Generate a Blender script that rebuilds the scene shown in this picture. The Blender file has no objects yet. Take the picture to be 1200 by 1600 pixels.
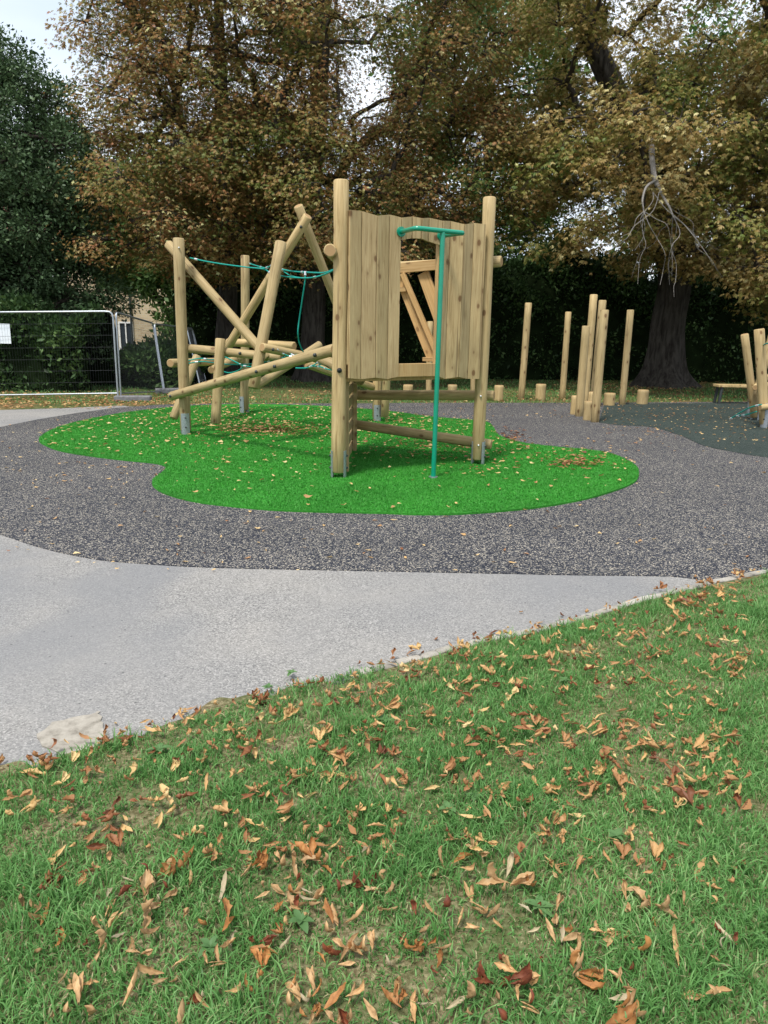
import bpy, math, random
import numpy as np
from mathutils import Vector, Matrix
from mathutils.geometry import tessellate_polygon
random.seed(7); RNG = np.random.default_rng(7)
R = math.radians
scn = bpy.context.scene
# ---------------------------------------------------------------- camera
F_PX = 1156.0
CAM_H = 1.6
PITCH, ROLL = 14.0, 0.9
cam_d = bpy.data.cameras.new('camera'); cam = bpy.data.objects.new('camera', cam_d)
scn.collection.objects.link(cam); scn.camera = cam
cam_d.sensor_fit = 'VERTICAL'; cam_d.sensor_height = 36.0; cam_d.lens = 36.0*F_PX/1600.0
cam_d.clip_start = 0.05; cam_d.clip_end = 2000
CR = Matrix.Rotation(R(90-PITCH), 3, 'X') @ Matrix.Rotation(R(ROLL), 3, 'Z')
cam.matrix_world = Matrix.Translation((0, 0, CAM_H)) @ CR.to_4x4()
scn.render.resolution_x = 768; scn.render.resolution_y = 1024
# ---------------------------------------------------------------- sky and sun (bright overcast)
SUN_EL, SUN_AZ = 62.0, -150.0        # azimuth from +Y clockwise: behind the camera, to the left
world = bpy.data.worlds.new('World'); scn.world = world; world.use_nodes = True
wn, wl = world.node_tree.nodes, world.node_tree.links
wn.clear()
sky = wn.new('ShaderNodeTexSky'); sky.sky_type = 'NISHITA'; sky.sun_disc = False
sky.sun_elevation = R(SUN_EL); sky.sun_rotation = R(SUN_AZ); sky.air_density = 1.0; sky.dust_density = 3.0
tcw = wn.new('ShaderNodeTexCoord'); nzw = wn.new('ShaderNodeTexNoise')
nzw.inputs['Scale'].default_value = 2.2; nzw.inputs['Detail'].default_value = 5
mpw = wn.new('ShaderNodeMapping'); mpw.inputs['Scale'].default_value = (1, 1, 2.5)
wl.new(tcw.outputs['Generated'], mpw.inputs[0]); wl.new(mpw.outputs[0], nzw.inputs['Vector'])
crw = wn.new('ShaderNodeValToRGB')
crw.color_ramp.elements[0].position = 0.35; crw.color_ramp.elements[0].color = (5.4, 6.2, 7.2, 1)
crw.color_ramp.elements[1].position = 0.65; crw.color_ramp.elements[1].color = (8.4, 8.8, 9.3, 1)
wl.new(nzw.outputs[0], crw.inputs[0])
mxw = wn.new('ShaderNodeMixRGB'); mxw.inputs[0].default_value = 0.85
wl.new(sky.outputs[0], mxw.inputs[1]); wl.new(crw.outputs[0], mxw.inputs[2])
bg = wn.new('ShaderNodeBackground'); bg.inputs[1].default_value = 0.11
wo = wn.new('ShaderNodeOutputWorld'); wl.new(mxw.outputs[0], bg.inputs[0]); wl.new(bg.outputs[0], wo.inputs[0])
sd = bpy.data.lights.new('sun', 'SUN'); sd.energy = 3.0; sd.angle = R(11); sd.color = (1.0, 0.96, 0.9)
sun = bpy.data.objects.new('sun', sd); scn.collection.objects.link(sun)
_az, _el = R(SUN_AZ), R(SUN_EL)
sv = Vector((math.sin(_az)*math.cos(_el), math.cos(_az)*math.cos(_el), math.sin(_el)))
sun.rotation_euler = sv.to_track_quat('Z', 'Y').to_euler()
scn.view_settings.view_transform = 'Standard'; scn.view_settings.look = 'None'
scn.view_settings.exposure = 0.6; scn.view_settings.gamma = 1.0

# ---------------------------------------------------------------- helpers
def ray(px, py):
    return CR @ Vector(((px-600)/F_PX, (800-py)/F_PX, -1.0))
def G(px, py, z=0.0):
    d = ray(px, py); t = (z-CAM_H)/d.z
    return Vector((d.x*t, d.y*t, z))
def P(px, py, Y):
    d = ray(px, py); t = Y/d.y
    return Vector((d.x*t, Y, CAM_H+d.z*t))
def link(o, parent=None):
    scn.collection.objects.link(o)
    if parent is not None: o.parent = parent
    return o
def tag(o, label=None, cat=None, group=None, kind=None):
    if label: o['label'] = label
    if cat: o['category'] = cat
    if group: o['group'] = group
    if kind: o['kind'] = kind
    return o
def thing(name, loc, label, cat, group=None, rz=0):
    o = bpy.data.objects.new(name, None); o.location = loc; o.rotation_euler = (0, 0, rz)
    o.empty_display_size = 0.2
    link(o); return tag(o, label, cat, group)
def npmesh(name, V, quads=None, tris=None, attrs=None, smooth=False):
    me = bpy.data.meshes.new(name)
    V = np.asarray(V, dtype=np.float32).reshape(-1, 3)
    q = np.zeros((0, 4), np.int32) if quads is None else np.asarray(quads, np.int32).reshape(-1, 4)
    t = np.zeros((0, 3), np.int32) if tris is None else np.asarray(tris, np.int32).reshape(-1, 3)
    me.vertices.add(len(V)); me.vertices.foreach_set('co', V.ravel())
    me.loops.add(q.size+t.size); me.loops.foreach_set('vertex_index', np.concatenate([q.ravel(), t.ravel()]))
    me.polygons.add(len(q)+len(t))
    st = np.concatenate([np.arange(len(q))*4, q.size+np.arange(len(t))*3]).astype(np.int32)
    me.polygons.foreach_set('loop_start', st)
    if smooth: me.polygons.foreach_set('use_smooth', np.ones(len(q)+len(t), bool))
    me.update(calc_edges=True)
    for k, a in (attrs or {}).items():
        at = me.attributes.new(k, 'FLOAT', 'POINT'); at.data.foreach_set('value', np.asarray(a, np.float32))
    return me
def obj(name, me, mat, parent=None):
    o = bpy.data.objects.new(name, me)
    for m in (mat if isinstance(mat, (list, tuple)) else [mat]): me.materials.append(m)
    return link(o, parent)
class MB:
    """collects simple solids into one mesh (world or local coordinates)"""
    def __init__(s): s.v = []; s.f = []; s.r = []; s.sm = []
    def add(s, vs, fs, rnd=0.0, smooth=False):
        b = len(s.v); s.v += [tuple(x) for x in vs]; s.f += [tuple(b+i for i in f) for f in fs]
        s.r += [rnd]*len(vs); s.sm += [smooth]*len(fs)
    def box(s, c, size, M=None, rnd=0.0, bev=0.0):
        hx, hy, hz = [a/2 for a in size]; c = Vector(c)
        M = M or Matrix.Identity(3)
        if bev <= 0:
            vs = [c+M@Vector((x*hx, y*hy, z*hz)) for z in (-1, 1) for y in (-1, 1) for x in (-1, 1)]
            s.add(vs, [(0, 2, 3, 1), (4, 5, 7, 6), (0, 1, 5, 4), (2, 6, 7, 3), (0, 4, 6, 2), (1, 3, 7, 5)], rnd)
        else:
            vs = []; idx = {}
            for z in (-1, 1):
                for y in (-1, 1):
                    for x in (-1, 1):
                        for ax in range(3):
                            h = [hx-bev, hy-bev, hz-bev]; full = [hx, hy, hz]; h[ax] = full[ax]
                            idx[(x, y, z, ax)] = len(vs); vs.append(c+M@Vector((x*h[0], y*h[1], z*h[2])))
            fs = []
            sg = [(-1, -1), (1, -1), (1, 1), (-1, 1)]
            for ax in range(3):
                for d in (-1, 1):
                    f = []
                    for a, b in sg:
                        k = [0, 0, 0]; k[ax] = d; k[(ax+1) % 3] = a; k[(ax+2) % 3] = b; f.append(idx[(k[0], k[1], k[2], ax)])
                    fs.append(f if d > 0 else f[::-1])
            for ax in range(3):   # edges along ax
                for a, b in sg:
                    k0 = [0, 0, 0]; k0[ax] = -1; k0[(ax+1) % 3] = a; k0[(ax+2) % 3] = b; k1 = list(k0); k1[ax] = 1
                    p, q = (ax+1) % 3, (ax+2) % 3
                    f = [idx[(*k0, p)], idx[(*k1, p)], idx[(*k1, q)], idx[(*k0, q)]]
                    fs.append(f)
            for x in (-1, 1):
                for y in (-1, 1):
                    for z in (-1, 1):
                        fs.append([idx[(x, y, z, 0)], idx[(x, y, z, 1)], idx[(x, y, z, 2)]])
            s.add(vs, fs, rnd)
    def tube(s, pts, rads, n=10, cap=True, rnd=0.0, smooth=True):
        pts = [Vector(p) for p in pts]
        if not isinstance(rads, (list, tuple)): rads = [rads]*len(pts)
        t0 = (pts[1]-pts[0]).normalized()
        u = t0.orthogonal().normalized(); vs = []
        for i, p in enumerate(pts):
            a = pts[max(i-1, 0)]; b = pts[min(i+1, len(pts)-1)]
            t = (b-a).normalized() if (b-a).length > 1e-9 else t0
            u = (u - t*u.dot(t)).normalized(); w = t.cross(u)
            for k in range(n):
                an = 2*math.pi*k/n; vs.append(p+(u*math.cos(an)+w*math.sin(an))*rads[i])
        fs = []
        for i in range(len(pts)-1):
            for k in range(n):
                k2 = (k+1) % n; fs.append((i*n+k, i*n+k2, (i+1)*n+k2, (i+1)*n+k))
        s.add(vs, fs, rnd, smooth)
        if cap:
            m = len(vs); s.add(vs[:n], [tuple(range(n))[::-1]], rnd); s.add(vs[m-n:], [tuple(range(n))], rnd)
    def prism(s, poly, ext, rnd=0.0):
        n = len(poly); ext = Vector(ext)
        vs = [Vector(p) for p in poly]+[Vector(p)+ext for p in poly]
        s.add(vs, [tuple(range(n)), tuple(range(n, 2*n))[::-1]]+[(i, i+n, (i+1) % n+n, (i+1) % n) for i in range(n)], rnd)
    def mesh(s, name):
        me = bpy.data.meshes.new(name); me.from_pydata(s.v, [], s.f)
        me.polygons.foreach_set('use_smooth', s.sm)
        at = me.attributes.new('rnd', 'FLOAT', 'POINT'); at.data.foreach_set('value', s.r)
        me.validate(); me.update()
        import bmesh
        bm = bmesh.new(); bm.from_mesh(me); bmesh.ops.recalc_face_normals(bm, faces=bm.faces); bm.to_mesh(me); bm.free()
        return me
    def build(s, name, mat, parent=None): return obj(name, s.mesh(name), mat, parent)

# ---------------------------------------------------------------- materials
class NT:
    def __init__(s, name, rough=0.8, spec=0.3):
        s.m = bpy.data.materials.new(name); s.m.use_nodes = True; s.t = s.m.node_tree
        s.b = s.t.nodes['Principled BSDF']; s.b.inputs['Roughness'].default_value = rough
        s.b.inputs['Specular IOR Level'].default_value = spec
        s.tc = s.n('ShaderNodeTexCoord')
    def n(s, t, **k):
        x = s.t.nodes.new(t)
        for a, b in k.items(): setattr(x, a, b)
        return x
    def L(s, a, b): s.t.links.new(a, b)
    def setv(s, inp, v):
        if hasattr(v, 'is_linked') or hasattr(v, 'links'): s.L(v, inp)
        else: inp.default_value = v
    def mapv(s, v, scale=(1, 1, 1), rot=(0, 0, 0)):
        m = s.n('ShaderNodeMapping'); s.L(v, m.inputs[0]); m.inputs['Scale'].default_value = scale; m.inputs['Rotation'].default_value = rot
        return m.outputs[0]
    def noise(s, v, scale, detail=3, rough=0.5, dist=0.0):
        x = s.n('ShaderNodeTexNoise'); s.L(v, x.inputs['Vector']); x.inputs['Scale'].default_value = scale
        x.inputs['Detail'].default_value = detail; x.inputs['Roughness'].default_value = rough; x.inputs['Distortion'].default_value = dist
        return x.outputs[0]
    def vor(s, v, scale, out='Distance', rand=1.0, feature='F1'):
        x = s.n('ShaderNodeTexVoronoi', feature=feature); s.L(v, x.inputs['Vector']); x.inputs['Scale'].default_value = scale
        x.inputs['Randomness'].default_value = rand
        return x.outputs[out]
    def ramp(s, v, stops, interp='LINEAR'):
        x = s.n('ShaderNodeValToRGB'); x.color_ramp.interpolation = interp; e = x.color_ramp.elements
        while len(e) < len(stops): e.new(0.5)
        for i, (p, c) in enumerate(stops):
            e[i].position = p; e[i].color = (c, c, c, 1) if isinstance(c, (int, float)) else (*c, 1)
        s.L(v, x.inputs[0]); return x.outputs[0]
    def mix(s, f, a, b, mode='MIX'):
        x = s.n('ShaderNodeMixRGB', blend_type=mode)
        for i, q in enumerate((f, a, b)):
            if isinstance(q, (int, float)): x.inputs[i].default_value = q if i == 0 else (q, q, q, 1)
            elif isinstance(q, tuple): x.inputs[i].default_value = (*q, 1)
            else: s.L(q, x.inputs[i])
        return x.outputs[0]
    def math(s, op, a, b=0.0):
        x = s.n('ShaderNodeMath', operation=op)
        for i, q in enumerate((a, b)):
            if isinstance(q, (int, float)): x.inputs[i].default_value = q
            else: s.L(q, x.inputs[i])
        return x.outputs[0]
    def attr(s, name):
        x = s.n('ShaderNodeAttribute'); x.attribute_name = name; return x.outputs['Fac']
    def col(s, c): s.L(c, s.b.inputs['Base Color']) if not isinstance(c, tuple) else setattr(s.b.inputs['Base Color'], 'default_value', (*c, 1))
    def bump(s, h, strength=0.3, dist=0.01):
        x = s.n('ShaderNodeBump'); s.L(h, x.inputs['Height']); x.inputs['Strength'].default_value = strength
        x.inputs['Distance'].default_value = dist; s.L(x.outputs[0], s.b.inputs['Normal']); return x
    def translucent(s, color, fac):
        out = s.t.nodes['Material Output']; tr = s.n('ShaderNodeBsdfTranslucent'); s.L(color, tr.inputs[0])
        mx = s.n('ShaderNodeMixShader'); mx.inputs[0].default_value = fac
        s.L(s.b.outputs[0], mx.inputs[1]); s.L(tr.outputs[0], mx.inputs[2]); s.L(mx.outputs[0], out.inputs[0])

def wood_mat(name, light, mid, dark, use_rnd, knot=1.0):
    w = NT(name, 0.62, 0.25)
    oi = w.n('ShaderNodeObjectInfo'); v = w.tc.outputs['Object']
    off = w.math('MULTIPLY', oi.outputs['Random'], 37.0)
    if use_rnd: off = w.math('ADD', off, w.math('MULTIPLY', w.attr('rnd'), 61.0))
    ad = w.n('ShaderNodeVectorMath', operation='ADD'); w.L(v, ad.inputs[0])
    cb = w.n('ShaderNodeCombineXYZ'); [w.L(off, cb.inputs[i]) for i in range(3)]; w.L(cb.outputs[0], ad.inputs[1])
    v = ad.outputs[0]
    vg = w.mapv(v, (20, 20, 1.3)); g1 = w.noise(vg, 1.6, 5, 0.62, 1.2)
    vf = w.mapv(v, (120, 120, 4)); g2 = w.noise(vf, 1.0, 2, 0.6)
    big = w.noise(w.mapv(v, (3, 3, 1.2)), 1.5, 3)
    c = w.ramp(g1, [(0.3, dark), (0.46, mid), (0.68, light)])
    c = w.mix(w.ramp(g2, [(0.35, 0.5), (0.65, 0.0)]), c, mid, 'MIX')
    c = w.mix(0.45, c, w.ramp(big, [(0.3, (0.70, 0.66, 0.56)), (0.7, (1.18, 1.12, 1.02))]), 'MULTIPLY')
    kd = w.vor(w.mapv(v, (7.0, 7.0, 4.2)), 1.0)
    kn = w.ramp(w.math('ADD', kd, w.math('MULTIPLY', g1, 0.05)), [(0.12, 1.0), (0.155, 0.85), (0.19, 0.22), (0.34, 0.0)])
    c = w.mix(w.math('MULTIPLY', kn, 0.85*knot), c, (0.115, 0.055, 0.022))
    tone = w.ramp(w.math('FRACT', w.math('MULTIPLY', off, 1.37)), [(0, (0.86, 0.86, 0.84)), (1, (1.10, 1.07, 1.0))])
    c = w.mix(1.0, c, tone, 'MULTIPLY')
    ck = w.ramp(w.noise(w.mapv(v, (42, 42, 0.8)), 1.0, 2, 0.4), [(0.66, 0.0), (0.70, 1.0)])
    c = w.mix(w.math('MULTIPLY', ck, 0.6), c, (0.13, 0.085, 0.04))
    w.col(c); w.bump(w.math('SUBTRACT', w.math('ADD', g2, g1), ck), 0.25, 0.004)
    return w.m
M = {}
M['log'] = wood_mat('log_wood', (0.49, 0.39, 0.225), (0.385, 0.295, 0.155), (0.215, 0.15, 0.07), False)
M['plank'] = wood_mat('plank_wood', (0.46, 0.37, 0.215), (0.36, 0.275, 0.15), (0.20, 0.14, 0.065), True, 1.0)
M['plankw'] = wood_mat('plank_wood_warm', (0.52, 0.37, 0.19), (0.45, 0.30, 0.14), (0.32, 0.19, 0.075), True, 0.8)
w = NT('end_grain', 0.8, 0.2)
ln = w.n('ShaderNodeVectorMath', operation='LENGTH'); w.L(w.mapv(w.tc.outputs['Object'], (1, 1, 0)), ln.inputs[0])
rr = w.math('SINE', w.math('MULTIPLY', w.math('ADD', ln.outputs['Value'], w.math('MULTIPLY', w.noise(w.tc.outputs['Object'], 20, 2), 0.012)), 900.0))
w.col(w.mix(w.ramp(rr, [(0.0, 0.0), (1.0, 0.55)]), (0.36, 0.235, 0.115), (0.21, 0.125, 0.055)))
M['end'] = w.m
w = NT('galvanised_steel', 0.42, 0.5); w.b.inputs['Metallic'].default_value = 0.75
w.col(w.ramp(w.vor(w.tc.outputs['Object'], 60, 'Distance'), [(0.1, (0.30, 0.33, 0.36)), (0.8, (0.44, 0.47, 0.50))]))
M['galv'] = w.m
w = NT('bolt_cap', 0.45, 0.5); w.col((0.02, 0.025, 0.025)); M['black'] = w.m
w = NT('rubber_foot', 0.8, 0.2); w.col(w.ramp(w.noise(w.tc.outputs['Object'], 20), [(0.3, (0.12, 0.12, 0.125)), (0.7, (0.2, 0.2, 0.205))])); M['foot'] = w.m
w = NT('green_paint', 0.3, 0.5); w.b.inputs['Coat Weight'].default_value = 0.3
w.col(w.ramp(w.noise(w.tc.outputs['Object'], 5), [(0.3, (0.0, 0.21, 0.125)), (0.7, (0.0, 0.26, 0.155))])); M['green'] = w.m
w = NT('teal_rope', 0.7, 0.3)
wv = w.n('ShaderNodeTexWave'); w.L(w.tc.outputs['Object'], wv.inputs[0]); wv.inputs['Scale'].default_value = 60; wv.bands_direction = 'DIAGONAL'
w.col(w.mix(wv.outputs[1], (0.0, 0.20, 0.16), (0.01, 0.33, 0.27))); w.bump(wv.outputs[1], 0.5, 0.002); M['rope'] = w.m
w = NT('rope_fitting', 0.3, 0.5); w.b.inputs['Metallic'].default_value = 0.6; w.col((0.7, 0.72, 0.74)); M['fit'] = w.m
w = NT('mesh_wire', 0.5, 0.5); w.b.inputs['Metallic'].default_value = 0.5; w.col((0.06, 0.066, 0.072)); M['wire'] = w.m
w = NT('sign_board', 0.5, 0.4); w.col(w.ramp(w.noise(w.tc.outputs['Object'], 3), [(0.3, (0.70, 0.76, 0.82)), (0.7, (0.78, 0.82, 0.86))])); M['sign'] = w.m
# bark
def bark(name, a, b, sc=1.0):
    w = NT(name, 0.95, 0.15); v = w.tc.outputs['Object']
    f = w.noise(w.mapv(v, (9*sc, 9*sc, 1.6*sc)), 1.2, 6, 0.65, 0.6)
    c = w.ramp(f, [(0.32, a), (0.62, b)])
    w.col(c); w.bump(f, 0.9, 0.06); return w.m
M['bark'] = bark('dark_bark', (0.018, 0.015, 0.012), (0.085, 0.075, 0.065))
M['twig'] = bark('branch_bark', (0.03, 0.025, 0.02), (0.09, 0.075, 0.06), 4)
M['dead'] = bark('dead_branch_bark', (0.22, 0.20, 0.18), (0.42, 0.39, 0.36), 5)
# foliage
def leaf_mat(name, stops, tint=None, tr=0.38, patch=0.35, patchscale=0.45, rough=0.55):
    w = NT(name, rough, 0.3)
    n = w.noise(w.tc.outputs['Object'], patchscale, 3)
    k = w.math('ADD', w.attr('rnd'), w.math('MULTIPLY', w.math('SUBTRACT', n, 0.5), patch*3))
    c = w.ramp(k, stops); w.col(c); w.translucent(c, tr); return w.m
M['chestnut'] = leaf_mat('autumn_chestnut_leaves', [(0.0, (0.10, 0.15, 0.035)), (0.22, (0.17, 0.185, 0.045)), (0.42, (0.25, 0.19, 0.058)), (0.62, (0.31, 0.175, 0.062)), (0.78, (0.31, 0.13, 0.052)), (0.88, (0.46, 0.38, 0.17)), (1.0, (0.58, 0.58, 0.27))])
M['chestnut2'] = leaf_mat('autumn_chestnut_leaves_golden', [(0.0, (0.10, 0.15, 0.03)), (0.22, (0.19, 0.20, 0.045)), (0.44, (0.26, 0.22, 0.065)), (0.66, (0.33, 0.205, 0.07)), (0.84, (0.45, 0.37, 0.15)), (1.0, (0.62, 0.55, 0.27))])
M['evergreen'] = leaf_mat('evergreen_leaves', [(0.0, (0.035, 0.065, 0.026)), (0.5, (0.065, 0.115, 0.048)), (0.85, (0.105, 0.17, 0.075)), (1.0, (0.17, 0.22, 0.11))], tr=0.15)
M['greenleaf'] = leaf_mat('green_leaves', [(0.0, (0.04, 0.09, 0.02)), (0.5, (0.09, 0.17, 0.045)), (1.0, (0.18, 0.28, 0.09))], tr=0.3)
M['hedge'] = leaf_mat('hedge_leaves', [(0.0, (0.018, 0.040, 0.010)), (0.6, (0.045, 0.095, 0.028)), (1.0, (0.11, 0.18, 0.055))], tr=0.15)
w = NT('hedge_shade_core', 1.0, 0.0); w.col(w.ramp(w.noise(w.tc.outputs['Object'], 3, 4), [(0.3, (0.006, 0.01, 0.004)), (0.7, (0.015, 0.025, 0.01))])); M['core'] = w.m
# grass blades
M['grass'] = leaf_mat('grass_blades', [(0.0, (0.070, 0.18, 0.045)), (0.45, (0.135, 0.31, 0.085)), (0.72, (0.24, 0.45, 0.15)), (0.86, (0.38, 0.43, 0.20)), (1.0, (0.58, 0.49, 0.30))], tr=0.45, patch=0.12, patchscale=2.0, rough=0.45)
M['weed'] = leaf_mat('weed_leaves', [(0.0, (0.06, 0.14, 0.045)), (1.0, (0.14, 0.26, 0.09))], tr=0.3, patch=0.1)
def drymat(name, a, b, c3):
    w = NT(name, 0.6, 0.3); v = w.tc.outputs['Object']; oi = w.n('ShaderNodeObjectInfo')
    f = w.noise(w.mapv(v, (30, 60, 30)), 1.3, 4, 0.6)
    c = w.ramp(f, [(0.3, a), (0.55, b), (0.75, c3)])
    c = w.mix(1.0, c, w.ramp(oi.outputs['Random'], [(0, (0.75, 0.75, 0.75)), (1, (1.15, 1.12, 1.05))]), 'MULTIPLY')
    w.col(c); w.translucent(c, 0.25); w.bump(f, 0.4, 0.003); return w.m
DRY = {'tan': drymat('dry_leaf_tan', (0.29, 0.17, 0.08), (0.53, 0.34, 0.17), (0.68, 0.48, 0.28)),
       'orange': drymat('dry_leaf_orange', (0.25, 0.10, 0.035), (0.45, 0.21, 0.075), (0.55, 0.30, 0.12)),
       'red': drymat('dry_leaf_red_brown', (0.10, 0.03, 0.018), (0.24, 0.07, 0.035), (0.34, 0.13, 0.06)),
       'pale': drymat('dry_leaf_pale', (0.32, 0.27, 0.18), (0.48, 0.40, 0.27), (0.56, 0.48, 0.34))}
M['litter'] = leaf_mat('leaf_litter', [(0.0, (0.11, 0.038, 0.02)), (0.25, (0.26, 0.105, 0.045)), (0.5, (0.43, 0.24, 0.105)), (0.7, (0.58, 0.38, 0.16)), (1.0, (0.70, 0.56, 0.30))], tr=0.2, patch=0.0)
M['turfblade'] = leaf_mat('turf_fibres', [(0.0, (0.022, 0.16, 0.014)), (0.6, (0.036, 0.245, 0.024)), (1.0, (0.10, 0.35, 0.06))], tr=0.2, patch=0.05)
# ground materials
w = NT('far_grass', 0.95, 0.1); v = w.tc.outputs['Object']
n1 = w.noise(v, 0.7, 5, 0.6); n2 = w.noise(v, 14, 5, 0.7)
c = w.ramp(n2, [(0.3, (0.035, 0.055, 0.018)), (0.5, (0.075, 0.10, 0.032)), (0.7, (0.16, 0.15, 0.065))])
c = w.mix(w.ramp(n1, [(0.45, 0.0), (0.62, 0.75)]), c, w.ramp(n2, [(0.3, (0.09, 0.06, 0.03)), (0.7, (0.24, 0.17, 0.08))]))
w.col(c); w.bump(n2, 0.6, 0.03); M['fargrass'] = w.m
w = NT('soil', 1.0, 0.1); v = w.tc.outputs['Object']
n2 = w.noise(v, 60, 5, 0.7); n1 = w.noise(v, 4, 3)
c = w.ramp(n2, [(0.3, (0.06, 0.036, 0.016)), (0.5, (0.15, 0.13, 0.07)), (0.68, (0.34, 0.28, 0.17))])
c = w.mix(w.ramp(n1, [(0.4, 0.55), (0.6, 0.0)]), c, (0.06, 0.10, 0.03))
w.col(c); w.bump(n2, 0.8, 0.01); M['soil'] = w.m
w = NT('asphalt_path', 0.88, 0.25); v = w.tc.outputs['Object']
ag = w.vor(v, 160, 'Color'); sg = w.n('ShaderNodeSeparateColor'); w.L(ag, sg.inputs[0])
n1 = w.noise(v, 1.1, 5, 0.6); n3 = w.noise(v, 160, 2); n4 = w.noise(v, 0.45, 4, 0.5, 0.6)
c = w.ramp(sg.outputs[0], [(0.0, (0.085, 0.085, 0.083)), (0.25, (0.19, 0.184, 0.178)), (0.7, (0.245, 0.238, 0.226)), (1.0, (0.39, 0.375, 0.355))])
c = w.mix(w.ramp(n1, [(0.4, 0.0), (0.7, 0.45)]), c, (0.33, 0.31, 0.28))
c = w.mix(w.ramp(n4, [(0.40, 0.65), (0.56, 0.0)]), c, (0.175, 0.178, 0.185))
pit = w.ramp(w.vor(v, 11), [(0.05, 1.0), (0.09, 0.0)]); c = w.mix(w.math('MULTIPLY', pit, 0.65), c, (0.05, 0.05, 0.05))
w.col(c); w.bump(w.math('ADD', sg.outputs[0], w.math('MULTIPLY', n3, 0.6)), 0.6, 0.004); M['path'] = w.m
def rubber(name, base, flecks, cream):
    w = NT(name, 0.85, 0.25); v = w.tc.outputs['Object']
    vv = w.vor(v, 135, 'Color'); sp = w.n('ShaderNodeSeparateColor'); w.L(vv, sp.inputs[0])
    d = w.vor(v, 135, 'Distance')
    c = w.ramp(sp.outputs[0], [(0.0, base), (1-cream-0.22, base), (1-cream-0.16, flecks[0]), (1-cream, flecks[1]), (1.0, flecks[2])], 'LINEAR')
    big = w.noise(v, 0.8, 4); c = w.mix(1.0, c, w.ramp(big, [(0.3, (0.85, 0.85, 0.87)), (0.7, (1.15, 1.13, 1.12))]), 'MULTIPLY')
    w.col(c); w.bump(w.math('SUBTRACT', sp.outputs[1], d), 0.7, 0.006); return w.m
M['rubber'] = rubber('flecked_rubber', (0.018, 0.021, 0.031), [(0.042, 0.045, 0.058), (0.17, 0.165, 0.16), (0.52, 0.47, 0.37)], 0.19)
M['rubberg'] = rubber('green_rubber', (0.018, 0.031, 0.027), [(0.026, 0.042, 0.036), (0.04, 0.058, 0.05), (0.13, 0.14, 0.12)], 0.2)
w = NT('turf', 0.9, 0.2); v = w.tc.outputs['Object']
n1 = w.noise(w.mapv(v, (60, 200, 60)), 1.0, 4, 0.7); n2 = w.noise(v, 1.2, 3)
c = w.ramp(n1, [(0.3, (0.018, 0.13, 0.012)), (0.5, (0.03, 0.21, 0.02)), (0.75, (0.06, 0.30, 0.04))])
c = w.mix(0.8, c, w.ramp(n2, [(0.3, 0.7), (0.7, 1.2)]), 'MULTIPLY'); w.col(c); w.bump(n1, 0.8, 0.01); M['turf'] = w.m
w = NT('concrete', 0.9, 0.2); v = w.tc.outputs['Object']
n1 = w.noise(v, 5, 5, 0.6); n2 = w.vor(v, 140, 'Distance')
c = w.ramp(n1, [(0.3, (0.20, 0.185, 0.16)), (0.7, (0.44, 0.41, 0.36))]); c = w.mix(0.35, c, w.ramp(n2, [(0.2, 0.6), (0.7, 1.1)]), 'MULTIPLY')
w.col(c); w.bump(n2, 0.4, 0.004); M['conc'] = w.m

w = NT('worn_stone', 0.9, 0.2); v = w.tc.outputs['Object']
n1 = w.noise(v, 14, 6, 0.7); c = w.ramp(n1, [(0.3, (0.14, 0.125, 0.10)), (0.5, (0.29, 0.265, 0.225)), (0.7, (0.38, 0.35, 0.30))]); w.col(c); w.bump(n1, 0.7, 0.012); M['stone'] = w.m
# ---------------------------------------------------------------- ground sheets
def sheet(name, pts, z, mat, thick=0.0, label=None):
    pts = [Vector((p.x, p.y, 0)) for p in pts]
    tris = tessellate_polygon([pts]); n = len(pts)
    V = [(p.x, p.y, z) for p in pts]; F = []
    for t in tris:
        a, b, c = [pts[i] for i in t]
        F.append(t if (b-a).cross(c-a).z > 0 else t[::-1])
    if thick > 0:
        V += [(p.x, p.y, z-thick) for p in pts]; F += [(i, i+n, (i+1) % n+n, (i+1) % n) for i in range(n)]
    me = bpy.data.meshes.new(name); me.from_pydata(V, [], F); me.update()
    o = obj(name, me, mat); tag(o, kind='structure'); return o
def smooth_poly(pts, closed=True, k=4):
    out = []; n = len(pts)
    for i in range(n if closed else n-1):
        p0, p1, p2, p3 = [pts[(i+j) % n] if closed else pts[min(max(i+j, 0), n-1)] for j in (-1, 0, 1, 2)]
        for s in range(k):
            t = s/k
            out.append(0.5*((2*p1)+(p2-p0)*t+(2*p0-5*p1+4*p2-p3)*t*t+(3*p1-p0-3*p2+p3)*t*t*t))
    if not closed: out.append(pts[-1])
    return out
def gp(l, z=0.0): return [G(x, y, z) for x, y in l]
big = bpy.data.meshes.new('ground'); big.from_pydata([(-400, -60, -0.03), (400, -60, -0.03), (400, 600, -0.03), (-400, 600, -0.03)], [], [(0, 1, 2, 3)])
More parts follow.
